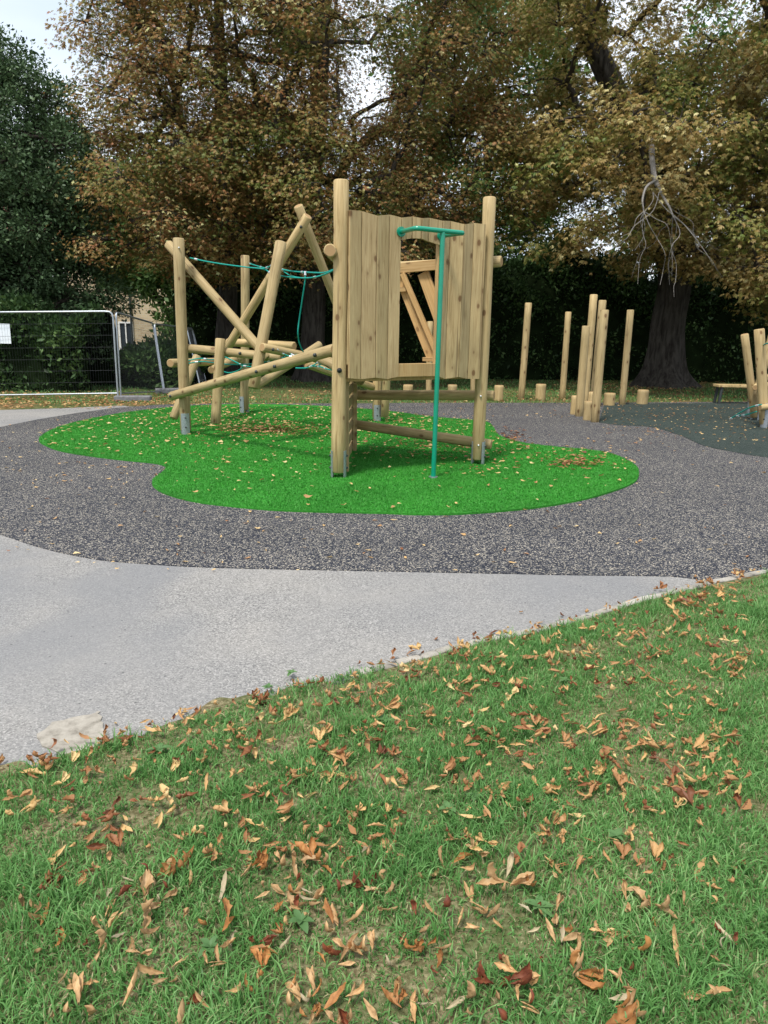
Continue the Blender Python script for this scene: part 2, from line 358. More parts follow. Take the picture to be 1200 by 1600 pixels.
# the sheet is dropped 3 cm below the lawn so nothing is coplanar
tag(obj('ground', big, M['fargrass']), kind='structure')
KERB = [(1500, 838), (1330, 870), (1200, 897), (1130, 911), (1060, 928), (1000, 943), (940, 962), (860, 985), (800, 998), (740, 1010), (660, 1032), (600, 1048), (480, 1080), (380, 1106), (300, 1128), (180, 1163), (90, 1190), (0, 1218), (-150, 1265), (-400, 1350)]
kerb = smooth_poly(gp(KERB), False, 3)
far_path = gp([(-900, 690), (-300, 652), (0, 641), (100, 638), (190, 634)])
path_pts = [k+Vector((0, 0.0, 0)) for k in kerb]+[Vector((-8, 1.6, 0)), Vector((-16, 6, 0))]+far_path+gp([(500, 660), (900, 700), (1500, 760)])
sheet('path', path_pts, 0.004, M['path'], 0.05)
RUB_NEAR = [(-420, 700), (-330, 735), (-200, 775), (-80, 812), (0, 836), (50, 853), (100, 866), (160, 877), (220, 882), (300, 887), (400, 890), (500, 892), (600, 894), (700, 896), (800, 898), (900, 900), (1000, 901), (1060, 903), (1112, 910)]
rub = smooth_poly(gp(RUB_NEAR), False, 3)+gp([(1134, 909), (1200, 896), (1330, 869), (1500, 837), (1900, 760), (2400, 640)])
rub += gp([(1800, 626), (1500, 627), (1200, 628), (1060, 629), (900, 630), (800, 630), (660, 630), (560, 631), (440, 631), (340, 631), (300, 632), (250, 633), (180, 638), (120, 646), (60, 656), (0, 668), (-100, 680), (-300, 690)])
sheet('rubber_surface', rub, 0.010, M['rubber'], 0.05)
GR = [(936, 661), (965, 665), (1017, 668), (1046, 676), (1072, 685), (1101, 698), (1150, 708), (1200, 716), (1350, 730), (1700, 735)]
grp = smooth_poly(gp(GR), False, 3)+gp([(2100, 680), (1900, 632), (1500, 629), (1200, 630), (1060, 631), (945, 632), (940, 645)])
sheet('green_rubber_surface', grp, 0.016, M['rubberg'], 0.01)
TURF = [(61, 690), (75, 700), (100, 708), (150, 716), (200, 722), (240, 726), (258, 731), (257, 738), (240, 752), (240, 763), (260, 775), (300, 786), (350, 793), (425, 800), (500, 803), (600, 805), (650, 807), (725, 806), (825, 798), (900, 786), (950, 773), (990, 757), (998, 742), (990, 728), (960, 713), (925, 706), (880, 702), (820, 695), (782, 684), (772, 672), (762, 662), (735, 658), (690, 655), (655, 651), (612, 645), (560, 640), (500, 636), (440, 634), (380, 633), (300, 636), (240, 641), (170, 651), (110, 664), (75, 677)]
turf = smooth_poly(gp(TURF), True, 4)
TZ = 0.028
sheet('turf', turf, TZ, M['turf'], 0.03)
def inside(poly, X, Y):
    x0 = np.array([p.x for p in poly]); y0 = np.array([p.y for p in poly]); x1 = np.roll(x0, -1); y1 = np.roll(y0, -1)
    res = np.zeros(len(X), bool)
    for a, b, c, d in zip(x0, y0, x1, y1):
        if b == d: continue
        res ^= ((b > Y) != (d > Y)) & (X < (c-a)*(Y-b)/(d-b)+a)
    return res
# lawn: strip from the kerb line to behind the camera
kx = np.array([k.x for k in kerb]); ky = np.array([k.y for k in kerb]); o_ = np.argsort(kx); kx = kx[o_]; ky = ky[o_]
def kerb_y(x): return np.interp(x, kx, ky)
def lawn_z(x, y):
    e = np.clip((kerb_y(x)-y)/0.35, 0, 1)
    return 0.0105+0.016*e+0.012*np.sin(x*3.1+y*1.3)*np.sin(y*2.7-x*0.8)*e+0.006*np.sin(x*9.1+1)*np.sin(y*8.3)*e
xs = np.linspace(kx[0], kx[-1], 640); ts = np.linspace(0, 1, 90)
X, T = np.meshgrid(xs, ts)
spill = np.where(xs < G(560, 1058).x, 0.05+0.05*np.sin(xs*7.3)+0.035*np.sin(xs*17.0+1)+0.02*np.sin(xs*41.0), -0.01)   # soil washed over the path edge
Y = (kerb_y(X)+spill[None]*np.ones_like(X))-T**1.3*(kerb_y(X)+2.5)
Vv = np.stack([X, Y, lawn_z(X, Y)], -1).reshape(-1, 3)
ii = np.arange(89)[:, None]*640+np.arange(639)[None]; q = np.stack([ii, ii+640, ii+641, ii+1], -1).reshape(-1, 4)
tag(obj('lawn', npmesh('lawn', Vv, q, smooth=True), M['soil']), kind='structure')
# kerb edging
mb = MB(); acc = 0
cut = [k for k in kerb if k.x > G(560, 1058).x]
for i in range(len(cut)-1):
    a, b = cut[i], cut[i+1]; d = (b-a); L = d.length; d.normalize(); nrm = Vector((-d.y, d.x, 0))
    if nrm.y < 0: nrm = -nrm
    wdt = 0.05
    c = (a+b)/2+nrm*0.018; mb.box((c.x, c.y, 0.0), (L*0.995, wdt, 0.040+0.006*math.sin(i*2.3)), Matrix.Rotation(math.atan2(d.y, d.x), 3, 'Z'), bev=0.006)
tag(mb.build('kerb', M['conc']), kind='structure')
mb = MB()
pp = gp([(62, 1160), (70, 1140), (105, 1126), (148, 1117), (156, 1119), (163, 1140), (168, 1170), (110, 1182)])
pp = [p+Vector((random.gauss(0, .008), random.gauss(0, .008), 0)) for p in smooth_poly(pp, True, 4)]; mb.prism([(p.x, p.y, -0.02) for p in pp], (0, 0, 0.029)); ks = mb.build('kerb_stone', M['stone'])
tag(ks, 'pale broken concrete kerb stone lying at the path edge in the lower left', 'kerb stone')

# ---------------------------------------------------------------- grass blades
def blades(n, X, Y, Z, h, wd, lean, rnd):
    a = RNG.uniform(0, 2*np.pi, n); b = a+RNG.normal(0, 0.9, n)+np.pi/2
    dx, dy = np.cos(a), np.sin(a); sx, sy = np.cos(b)*wd/2, np.sin(b)*wd/2
    V = np.zeros((n, 7, 3)); l1, l2, l3 = lean*0.18, lean*0.5, lean
    for i, (t, l, ww) in enumerate(((0, 0*lean, 1.0), (0.45, l1, 0.95), (0.8, l2, 0.7))):
        hz = h*t*np.sqrt(np.clip(1-(lean*0.55)**2, 0.1, 1))
        V[:, 2*i, 0] = X+dx*l*h-sx*ww; V[:, 2*i, 1] = Y+dy*l*h-sy*ww; V[:, 2*i, 2] = Z+hz
        V[:, 2*i+1, 0] = X+dx*l*h+sx*ww; V[:, 2*i+1, 1] = Y+dy*l*h+sy*ww; V[:, 2*i+1, 2] = Z+hz
    hz = h*np.sqrt(np.clip(1-(lean*0.72)**2, 0.06, 1)); V[:, 6, 0] = X+dx*l3*h; V[:, 6, 1] = Y+dy*l3*h; V[:, 6, 2] = Z+hz*0.95
    base = (np.arange(n)*7)[:, None]
    q = np.concatenate([base+np.array([[0, 1, 3, 2]]), base+np.array([[2, 3, 5, 4]])]); t = base+np.array([[4, 5, 6]])
    return V.reshape(-1, 3), q, t, np.repeat(rnd, 7)
def fbm(x, y, s):
    r = 0
    for k, (a, b, c, d) in enumerate(((1.0, 0.3, 0.7, 1.1), (-0.6, 1.7, 2.1, 0.4), (2.3, -1.4, 0.2, 2.9), (3.7, 2.9, 5.1, 1.3), (-4.1, 5.3, 1.9, 4.2))):
        r = r+np.sin(x*s*a+y*s*b+c+1.7*np.sin(y*s*0.9+d+k))/(1+k*0.35)
    return r/3.2
n = 430000
d = RNG.uniform(0, 1, n)**0.85*5.2+0.75; hw = 0.60*d+0.75
X = RNG.uniform(-1, 1, n)*hw; Y = d
# a few blades spill over the kerb
ok = (Y < kerb_y(X)-0.045+0.04*fbm(X, Y, 6.0)+np.where(X < G(600, 1048).x, 0.05+0.10*fbm(X+2, Y*0, 2.6), 0)) & (RNG.uniform(0, 1, n) < np.clip(0.82+0.62*fbm(X, Y, 5.5)+0.42*fbm(X, Y, 15), 0.14, 1))
X, Y = X[ok], Y[ok]; n = len(X)
tall = np.clip(0.72+0.55*fbm(X+3, Y, 3.2)+0.45*fbm(X, Y-5, 13), 0.3, 1.6)
h = RNG.uniform(0.03, 0.080, n)*tall
rnd = np.clip(RNG.normal(0.42, 0.17, n)+0.12*fbm(X, Y, 4.0), 0, 0.84); rnd = np.where(RNG.uniform(0, 1, n) < 0.10+0.14*np.clip(fbm(X+9, Y, 2.2), 0, 1), RNG.uniform(0.84, 1, n), rnd)
h = np.where(rnd > 0.84, h*0.6, h)
V_, q_, t_, r_ = blades(n, X, Y, lawn_z(X, Y)-0.004, h, RNG.uniform(0.0026, 0.0058, n), RNG.uniform(0.15, 1.25, n), rnd)
tag(obj('grass', npmesh('grass', V_, q_, t_, {'rnd': r_}), M['grass']), 'green grass with dry patches growing in the near lawn', 'grass', kind='stuff')
# far verge grass beyond the play surface
n = 70000
X = RNG.uniform(-16, 18, n); Y = 15.1+RNG.uniform(0, 1, n)**1.4*10
bx = X/Y*F_PX+600
yedge = np.array([G(float(b), 629).y for b in np.linspace(-400, 1800, 60)]); ye = np.interp(bx, np.linspace(-400, 1800, 60), yedge)
ok = (Y > ye+0.02) & ~inside(path_pts, X, Y) & ~inside(rub, X, Y) & (RNG.uniform(0, 1, n) < np.clip(0.6+0.7*fbm(X, Y, 0.8), 0.08, 1)); X, Y = X[ok], Y[ok]; n = len(X)
V_, q_, t_, r_ = blades(n, X, Y, np.full(n, -0.03), RNG.uniform(0.03, 0.085, n), RNG.uniform(0.010, 0.02, n), RNG.uniform(0.2, 1, n), np.clip(RNG.normal(0.4, 0.25, n), 0, 1))
tag(obj('grass', npmesh('verge_grass', V_, q_, t_, {'rnd': r_}), M['grass']), 'thin grass verge between the play surface and the dark hedge', 'grass', kind='stuff')
# turf fibres
n = 420000
X = RNG.uniform(-6.6, 4.2, n); Y = 5.9+RNG.uniform(0, 1, n)**1.5*9; ok = inside(turf, X, Y); X, Y = X[ok], Y[ok]; n = len(X)
a = RNG.uniform(0, 2*np.pi, n); hh = RNG.uniform(0.010, 0.018, n); ww = 0.002+0.0004*Y
V_ = np.zeros((n, 3, 3)); V_[:, 0] = np.stack([X-np.cos(a)*ww, Y-np.sin(a)*ww, np.full(n, TZ-0.002)], 1); V_[:, 1] = np.stack([X+np.cos(a)*ww, Y+np.sin(a)*ww, np.full(n, TZ-0.002)], 1)
V_[:, 2] = np.stack([X+RNG.normal(0, 0.009, n), Y+RNG.normal(0, 0.009, n), TZ+hh], 1)
tag(obj('turf_pile', npmesh('turf_pile', V_.reshape(-1, 3), None, np.arange(n*3).reshape(-1, 3), {'rnd': np.repeat(np.clip(RNG.normal(0.5, 0.22, n), 0, 1), 3)}), M['turfblade']), 'short bright green fibres of the artificial turf', 'turf', kind='stuff')

# ---------------------------------------------------------------- fallen leaves
def leaf_mesh(name, L, W, curl, cup, twist, seed):
    rg = np.random.default_rng(seed); nl, nw = 11, 5
    V = np.zeros((nl, nw, 3)); ang = 0; p = np.array([0.0, 0.0]); ds = L/(nl-1)
    for i in range(nl):
        t = i/(nl-1); prof = math.sin(math.pi*min(1, t**0.75*1.0))**0.8*(0.35+0.75*t) if 0 < t < 1 else 0.03
        hwid = W/2*min(prof*1.25, 1.0)*(1+0.12*rg.normal()); tw = twist*t+0.12*rg.normal()
        for j in range(nw):
            s = (j-(nw-1)/2)/((nw-1)/2); cz = cup*abs(s)**1.5*hwid*1.6+0.10*hwid*rg.normal(); y = s*hwid*(1-0.25*cup*abs(s))
            yy = y*math.cos(tw)-cz*math.sin(tw); zz = y*math.sin(tw)+cz*math.cos(tw)
            V[i, j] = (p[0]-math.sin(ang)*zz, yy, p[1]+math.cos(ang)*zz)
        ang += curl/(nl-1)*(0.4+1.2*t)+rg.normal()*0.08; p = p+ds*np.array([math.cos(ang), math.sin(ang)])
    V = V.reshape(-1, 3); V[:, 0] -= V[:, 0].mean(); V[:, 2] -= V[:, 2].min()
    ii = np.arange(nl-1)[:, None]*nw+np.arange(nw-1)[None]
    return npmesh(name, V, np.stack([ii, ii+nw, ii+nw+1, ii+1], -1).reshape(-1, 4), smooth=True)
LM = {}
for kd in DRY:
    LM[kd] = []
    for k in range(7):
        me = leaf_mesh('fallen_leaf', random.uniform(0.05, 0.085), random.uniform(0.016, 0.028) if kd != 'pale' else 0.016, random.uniform(-0.4, 3.2), random.uniform(0.1, 1.0), random.uniform(-1.1, 1.1), 100+k*7+len(kd))
        if k >= 5 and kd != 'pale':
            parts = [leaf_mesh('tmp', random.uniform(0.05, 0.08), random.uniform(0.02, 0.03), random.uniform(0.2, 2.6), random.uniform(0.3, 1.1), random.uniform(-1.3, 1.3), 900+k*9+j) for j in range(2+k % 2)]
            Vs, Qs, bb = [], [], 0
            for j, pm in enumerate(parts+[me]):
                a_ = np.zeros(len(pm.vertices)*3, np.float32); pm.vertices.foreach_get('co', a_); a_ = a_.reshape(-1, 3); th = random.choice((0.35, 0.9, 2.6, 3.3))*(1 if j else 0)+random.uniform(-.3, .3); a_[:, 0] += 0.03
                a_ = np.stack([a_[:, 0]*math.cos(th)-a_[:, 1]*math.sin(th), a_[:, 0]*math.sin(th)+a_[:, 1]*math.cos(th), a_[:, 2]+0.004*j], 1); a_[:, 0] -= 0.03
                q_ = np.zeros(len(pm.polygons)*4, np.int32); pm.polygons.foreach_get('vertices', q_); Vs.append(a_); Qs.append(q_.reshape(-1, 4)+bb); bb += len(a_)
            me = npmesh('fallen_leaf', np.concatenate(Vs), np.concatenate(Qs), smooth=True)
        me.materials.append(DRY[kd]); LM[kd].append(me)
LBL = {'tan': ('tan curled dry leaflet lying on the near lawn', 'tan leaves on the lawn'), 'orange': ('orange brown crumpled dry leaf lying on the near lawn', 'orange brown leaves on the lawn'),
       'red': ('dark red brown shrivelled leaf lying on the near lawn', 'dark red leaves on the lawn'), 'pale': ('small pale cream dry leaf lying on the near lawn', 'pale leaves on the lawn')}
cand = []
while len(cand) < 1400:
    dd = random.random()**0.75*4.6+1.15; x = random.uniform(-1, 1)*(0.50*dd+0.12)
    if dd > float(kerb_y(x))+0.05: continue
    if random.random() > 0.7+0.3*max(0.0, float(fbm(np.array(x), np.array(dd), 3.0))+0.25) : continue
    cand.append((x, dd))
    while random.random() < 0.22:
        x2, d2 = x+random.gauss(0, 0.045), dd+random.gauss(0, 0.045)
        if d2 < float(kerb_y(x2)): cand.append((x2, d2))
cand.sort(key=lambda c: c[0]**2+c[1]**2)
rest = cand[300:]
for x, y in cand[:300]:
    kd = random.choices(['tan', 'orange', 'red', 'pale'], [58, 22, 10, 10])[0]; me = random.choice(LM[kd])
    o = bpy.data.objects.new('fallen_leaf', me); link(o)
    s = random.uniform(0.5, 1.2)
    if random.random() < 0.10: s *= 1.3
    o.location = (x, y, float(lawn_z(np.array(x), np.array(y)))+random.uniform(0.014, 0.036))
    o.rotation_euler = (random.gauss(0, 0.28), random.gauss(0, 0.2), random.uniform(0, 6.28)); o.scale = (s, s*random.uniform(0.7, 1.1), s)
    tag(o, LBL[kd][0], 'leaf', LBL[kd][1])
# litter: everything farther away, in one mesh
def litter(pts, name, label, zf=None):
    n = len(pts); A = np.array(pts, float); X, Y, Z = A[:, 0], A[:, 1], A[:, 2]; rd = A[:, 3]; S = A[:, 4]
    a = RNG.uniform(0, 2*np.pi, n); c, s = np.cos(a), np.sin(a); pr = np.stack
    L = RNG.uniform(0.035, 0.075, n)*S; W = L*RNG.uniform(0.22, 0.42, n); cu = RNG.uniform(-0.2, 0.6, n)*L
    prof = [(-0.5, 0.12), (-0.1, 0.8), (0.25, 1.0), (0.5, 0.08)]; V = np.zeros((n, 12, 3)); twist = RNG.normal(0, 0.35, n)
    for i, (t, w_) in enumerate(prof):
        for j, sd_ in enumerate((-1, 0, 1)):
            lx = t*L; ly = sd_*w_*W/2; lz = cu*(t*2)**2*0.45+(abs(sd_)*0.3*W*w_)+ly*np.sin(twist*(t+.5)*2)
            V[:, i*3+j, 0] = X+c*lx-s*ly; V[:, i*3+j, 1] = Y+s*lx+c*ly; V[:, i*3+j, 2] = Z+lz+0.003+np.maximum(-cu*0.45, 0)
    b = (np.arange(n)*12)[:, None]; q = np.concatenate([b+np.array([[i*3+j, i*3+3+j, i*3+4+j, i*3+1+j]]) for i in range(3) for j in range(2)])
    o = obj(name, npmesh(name, V.reshape(-1, 3), q, None, {'rnd': np.repeat(rd, 12)}), M['litter']); tag(o, label, 'leaf litter', kind='stuff')
pts = [(x, y, float(lawn_z(np.array(x), np.array(y)))+random.uniform(0.018, 0.042), random.triangular(0.0, 0.9, 0.52), random.uniform(0.8, 1.35)) for x, y in rest]
for i in range(46):
    px = random.uniform(-40, 1240); k = G(px, float(np.interp(px, [a for a, b in KERB[::-1]], [b for a, b in KERB[::-1]])))
    pts.append((k.x+random.gauss(0, 0.03), k.y+abs(random.gauss(0, 0.10)), 0.012, random.random()*0.8, 0.9))
bv, bq, br_, bb = [], [], [], 0
allm = [m for k_ in ('tan', 'orange', 'red') for m in LM[k_]]; cache = {}
for x, y, z, rn, sc in pts:
    me = random.choice(allm)
    if me.name not in cache:
        a_ = np.zeros(len(me.vertices)*3, np.float32); me.vertices.foreach_get('co', a_); q_ = np.zeros(len(me.polygons)*4, np.int32); me.polygons.foreach_get('vertices', q_); cache[me.name] = (a_.reshape(-1, 3), q_.reshape(-1, 4))
    a_, q_ = cache[me.name]; sc *= random.uniform(0.5, 1.0); a_ = a_*np.array([1, 1, 0.7])
    from mathutils import Euler
    Rm = np.array(Euler((random.gauss(0, 0.2), random.gauss(0, 0.15), random.uniform(0, 6.28))).to_matrix())
    bv.append(a_*sc @ Rm.T+np.array([x, y, z])); bq.append(q_+bb); bb += len(a_); br_.append(np.full(len(a_), rn))
o = obj('leaf_litter', npmesh('leaf_litter', np.concatenate(bv), np.concatenate(bq), None, {'rnd': np.concatenate(br_)}, True), M['litter'])
tag(o, 'brown and tan leaves along the kerb and the far part of the near lawn', 'leaf litter', kind='stuff')
pts = []
def in1(poly, x, y): return bool(inside(poly, np.array([x]), np.array([y]))[0])
def pile(px, py, sx, sy, n, r0, r1, z=TZ+0.02, s=1.15):
    for i in range(n):
        g = G(px+random.gauss(0, sx), py+random.gauss(0, sy)); pts.append((g.x, g.y, z if in1(turf, g.x, g.y) else 0.012, random.uniform(r0, r1), s))
pile(430, 676, 42, 5, 330, 0.05, 0.55); pile(395, 672, 40, 8, 180, 0.3, 0.9); pile(900, 728, 24, 5, 150, 0.0, 0.5); pile(770, 712, 90, 9, 150, 0.2, 0.7); pile(690, 695, 60, 9, 110, 0.1, 0.6)
pile(625, 663, 40, 6, 110, 0.3, 0.8); pile(670, 706, 30, 6, 50, 0.0, 0.5); pile(800, 684, 14, 7, 60, 0.0, 0.4); pile(735, 740, 30, 5, 22, 0.2, 0.8); pile(345, 655, 60, 9, 160, 0.4, 1.0); pile(560, 690, 30, 8, 30, 0.1, 0.7)
xs = [p.x for p in turf]; ys = [p.y for p in turf]
k = 0
while k < 1150:
    x, y = random.uniform(min(xs), max(xs)), random.uniform(min(ys), max(ys))
    if random.random() > (0.15+0.85*min(1, max(0, (y-7)/5))): continue
    if in1(turf, x, y): pts.append((x, y, TZ+0.02, random.triangular(0.25, 1, 0.8), 1.15)); k += 1
for i in range(240):
    px, py = random.uniform(0, 1200), random.uniform(660, 895); g = G(px, py); pts.append((g.x, g.y, 0.014, random.triangular(0.1, 1, 0.75), 0.8))
for i in range(620):
    g = G(random.uniform(940, 1330), random.triangular(632, 705, 640)); pts.append((g.x, g.y, 0.019, random.uniform(0.1, 0.95), 0.85))
for i in range(200):
    g = G(random.uniform(600, 1200), random.uniform(630, 655)); pts.append((g.x, g.y, 0.019, random.uniform(0.1, 0.95), 0.85))
for i in range(150):
    g = G(random.uniform(0, 460), random.uniform(655, 760)); pts.append((g.x, g.y, 0.014 if not in1(turf, g.x, g.y) else TZ+.018, random.uniform(0.4, 1.0), 0.8))
litter(pts, 'leaf_litter', 'yellow and brown leaves scattered over the turf and rubber play surface')
pts = []
for i in range(5200):
    if i % 3 == 0: g = G(random.uniform(-60, 330), random.triangular(608, 640, 630))
    elif i % 3 == 1: g = G(random.uniform(300, 1300), random.triangular(596, 630, 626))
    else: g = G(random.gauss(1060, 130), random.gauss(603, 5))
    if not in1(rub, g.x, g.y) and g.y < 27: pts.append((g.x, g.y, 0.0, random.uniform(0.15, 0.8), 1.3))
litter(pts, 'leaf_litter', 'brown leaves covering the grass under the trees')
# weeds
def weed_mesh(seed):
    rg = random.Random(seed); V = []; F = []
    for k in range(rg.randint(8, 13)):
        a = k*2.4+rg.uniform(-0.3, 0.3); L = rg.uniform(0.02, 0.05); W = L*0.24; b = len(V); el = rg.uniform(0.15, 0.7)
        for i in range(5):
            t = i/4; w_ = W*math.sin(math.pi*min(0.97, 0.15+t*0.82)); r = L*t; z = math.sin(el)*r-0.5*r*r/L*0.6+0.006
            for s_ in (-1, 0, 1):
                V.append((math.cos(a)*r*math.cos(el)-math.sin(a)*s_*w_, math.sin(a)*r*math.cos(el)+math.cos(a)*s_*w_, z+abs(s_)*w_*0.3))
        for i in range(4):
            for j in range(2): F.append((b+i*3+j, b+i*3+3+j, b+i*3+4+j, b+i*3+1+j))
    return npmesh('weed', V, F, None, {'rnd': [0.3+0.4*rg.random()]*len(V)}, True)
wms = [weed_mesh(k) for k in range(4)]
for m_ in wms: m_.materials.append(M['weed'])
for i, (px, py) in enumerate([(740, 1268), (700, 1285), (470, 1455), (455, 1062), (600, 1140), (880, 1080), (330, 1500), (250, 1190), (960, 1330), (840, 1440), (420, 1085), (1020, 1500)]):
    g = G(px, py); o = bpy.data.objects.new('weed', wms[i % 4]); link(o); o.location = (g.x, g.y, float(lawn_z(np.array(g.x), np.array(g.y)))+0.018)
    o.rotation_euler = (0, 0, i*1.3); s = 0.8+0.35*((i*7) % 5)/4; o.scale = (s, s, s*1.1); tag(o, 'low broad leaved weed rosette growing in the near lawn', 'weed', 'broad leaved weeds in the lawn')
# ---------------------------------------------------------------- logs and the big climbing frame
def log_mesh(L, r, seed=0, n=22):
    rg = random.Random(seed); V = []; F = []; ch = min(0.012, r*0.2); zs = [0, ch]; m = 7
    zs += [ch+(L-2*ch)*k/m for k in range(1, m)]+[L-ch, L]; ph = rg.uniform(0, 6)
    for i, z in enumerate(zs):
        rad = r-(ch if i in (0, len(zs)-1) else 0); rad *= 1+0.012*math.sin(z*2.3+ph)
        ox, oy = 0.004*math.sin(z*1.7+ph), 0.004*math.cos(z*1.3+ph)
        for k in range(n):
            a = 2*math.pi*k/n; q = rad*(1+0.012*math.sin(3*a+ph)+0.008*math.sin(5*a+z*2+ph)); V.append((ox+q*math.cos(a), oy+q*math.sin(a), z))
    for i in range(len(zs)-1):
        for k in range(n): F.append((i*n+k, i*n+(k+1) % n, (i+1)*n+(k+1) % n, (i+1)*n+k))
    F.append(tuple(range(n))[::-1]); F.append(tuple((len(zs)-1)*n+k for k in range(n)))
    me = bpy.data.meshes.new('log'); me.from_pydata(V, [], F); sm = [True]*(len(F)-2)+[False]*2; me.polygons.foreach_set('use_smooth', sm)
    me.materials.append(M['log']); me.materials.append(M['end']); me.polygons.foreach_set('material_index', [0]*(len(F)-2)+[1, 1]); me.update()
    return me
LS = [0]
def log(name, a, b, r, parent=None, rel=True):
    LS[0] += 1; a, b = Vector(a), Vector(b); d = b-a
    o = bpy.data.objects.new(name, log_mesh(d.length, r, LS[0])); link(o, parent)
    if parent is not None: a = a-parent.location
    o.location = a; o.rotation_mode = 'QUATERNION'; o.rotation_quaternion = d.to_track_quat('Z', 'Y') @ Matrix.Rotation(LS[0]*1.7, 3, 'Z').to_quaternion()
    return o
def bolt(parent, p, nrm, r=0.021, mat='black', root=None):
    """dome-headed bolt cap; p, nrm in world, parent = log object whose local frame is converted"""
    mb = MB(); nrm = Vector(nrm).normalized(); p = Vector(p); mb.tube([p-nrm*0.012, p+nrm*0.006, p+nrm*0.014, p+nrm*0.018], [r, r, r*0.75, r*0.2], 12)
    bpy.context.view_layer.update(); me = mb.mesh('bolt'); me.transform(parent.matrix_world.inverted()); return obj('bolt', me, M[mat], parent)
CAMP = Vector((0, 0, CAM_H))
def bolt_front(lg, px, py, r=0.021, mat='black'):
    """bolt on the camera-facing side of a log, nearest the viewing ray of the photo point"""
    bpy.context.view_layer.update(); Mi = lg.matrix_world; a = Mi.translation; ax = (Mi.to_3x3() @ Vector((0, 0, 1))).normalized()
    d = ray(px, py).normalized(); w0 = CAMP-a; b = d.dot(ax); t = (w0.dot(ax)-b*w0.dot(d))/(1-b*b)
    p = a+ax*t; nrm = (CAMP-p); nrm = (nrm-ax*nrm.dot(ax)).normalized(); rr = max(v.co.x for v in lg.data.vertices)
    return bolt(lg, p+nrm*rr, nrm, r, mat)
def bracket(post, foot, r, h, ang, root):
    mb = MB()
    for s in (0, math.pi):
        pr = []
        for k in range(9):
            a = ang+s-0.75+1.5*k/8; pr.append((math.cos(a), math.sin(a)))
        for k in range(8):
            (c0, s0), (c1, s1) = pr[k], pr[k+1]; ri, ro = r+0.001, r+0.009
            mb.prism([foot+Vector((c0*ri, s0*ri, -0.04)), foot+Vector((c0*ro, s0*ro, -0.04)), foot+Vector((c1*ro, s1*ro, -0.04)), foot+Vector((c1*ri, s1*ri, -0.04))], (0, 0, h+0.04))
    bpy.context.view_layer.update(); me = mb.mesh('bracket'); me.transform(post.matrix_world.inverted()); obj('bracket', me, M['galv'], post)
    for s in (0, math.pi):
        nv = Vector((math.cos(ang+s), math.sin(ang+s), 0))
        for z in (h*0.35, h*0.8): bolt(post, foot+nv*(r+0.009)+Vector((0, 0, z)), nv, 0.013)
def post(root, foot, top, r=0.073, ang=0.0, h=0.29, name='post', gap=0.05):
    f = foot+Vector((0, 0, TZ)); d = (top-f).normalized(); o = log(name, f+d*gap, top, r, root)
    bracket(o, Vector((f.x, f.y, TZ)), r, h, ang, root); return o
A, B, C, D, E, F_ = G(529, 749), G(746, 728), G(290, 681), G(382, 647), G(589, 660), G(547, 707)
root = thing('climbing_frame', Vector((A.x, A.y, 0)), 'large log climbing frame with boarded hut and green sliding pole on the green turf', 'climbing frame')
up = Vector((0, 0, 1))
def ptop(foot, px, py): return P(px, py, foot.y)
pA = post(root, A, ptop(A, 533, 281), 0.075, 0.0); pB = post(root, B, ptop(B, 765.5, 308), 0.072, -0.35, 0.27)
pC = post(root, C, ptop(C, 279, 372), 0.078, -1.2, 0.31); pD = post(root, D, ptop(D, 383, 399), 0.076, -2.2, 0.3)
tE = Vector((E.x, E.y, 2.75)); pE = post(root, E, tE, 0.078, -1.5, 0.28); tF = Vector((F_.x, F_.y, 2.45)); pF = post(root, F_, tF, 0.073, 0.2, 0.28)
def beam(a, b, r=0.062, bolts=(), name='beam'):
    o = log(name, P(*a), P(*b), r, root)
    for x, y in bolts: bolt_front(o, x, y)
    return o
bt = A.y
h2 = beam((268, 618.5, 10.95), (523, 546, A.y+0.14), 0.063, [(272, 616), (408, 580), (437, 573), (500, 555)])
beam((279.5, 543.5, 10.98), (440, 558, 10.6), 0.062, [(291, 543), (378, 550)])
beam((262, 381, 11.32), (420, 560, 10.62), 0.066, name='brace')
beam((350, 553, 12.1), (481, 337, 11.2), 0.067, [(471, 352)], name='brace')
beam((466, 321, 11.45), (566, 576, 12.6), 0.068, name='brace')
kk = beam((396, 607, 9.95), (439, 378, 10.35), 0.075, name='leaning_log')
beam((409, 542.5, 9.95), (540, 570, 11.3), 0.058, [(422, 541)])
beam((500, 538, 11.9), (400, 603, 11.0), 0.062)
beam((356, 535, 12.4), (460, 541, 11.6), 0.063, [(366, 539)])
beam((266, 568, 11.3), (381, 563, 13.85), 0.064)
beam((309, 556, 11.75), (271, 654, 11.35), 0.066, name='leaning_log')
v1 = beam((344, 529, 10.75), (336.5, 662, 10.62), 0.070, name='hanging_log')
beam((330, 578, 12.2), (380, 556, 13.8), 0.062)
beam((478, 568, 11.6), (592, 608, 12.95), 0.062)
beam((610, 470, 12.4), (601, 651, 12.75), 0.068, name='hanging_log')
beam((500, 560, 9.4), (566, 596, 9.0), 0.06)
bolt_front(pA, 525, 578, 0.026); bolt_front(pC, 281, 388, 0.012, 'fit'); bolt_front(pA, 525, 578, 0.026)
bolt_front(pB, 746, 618, 0.012, 'fit'); bolt_front(pB, 742, 694, 0.012, 'fit')
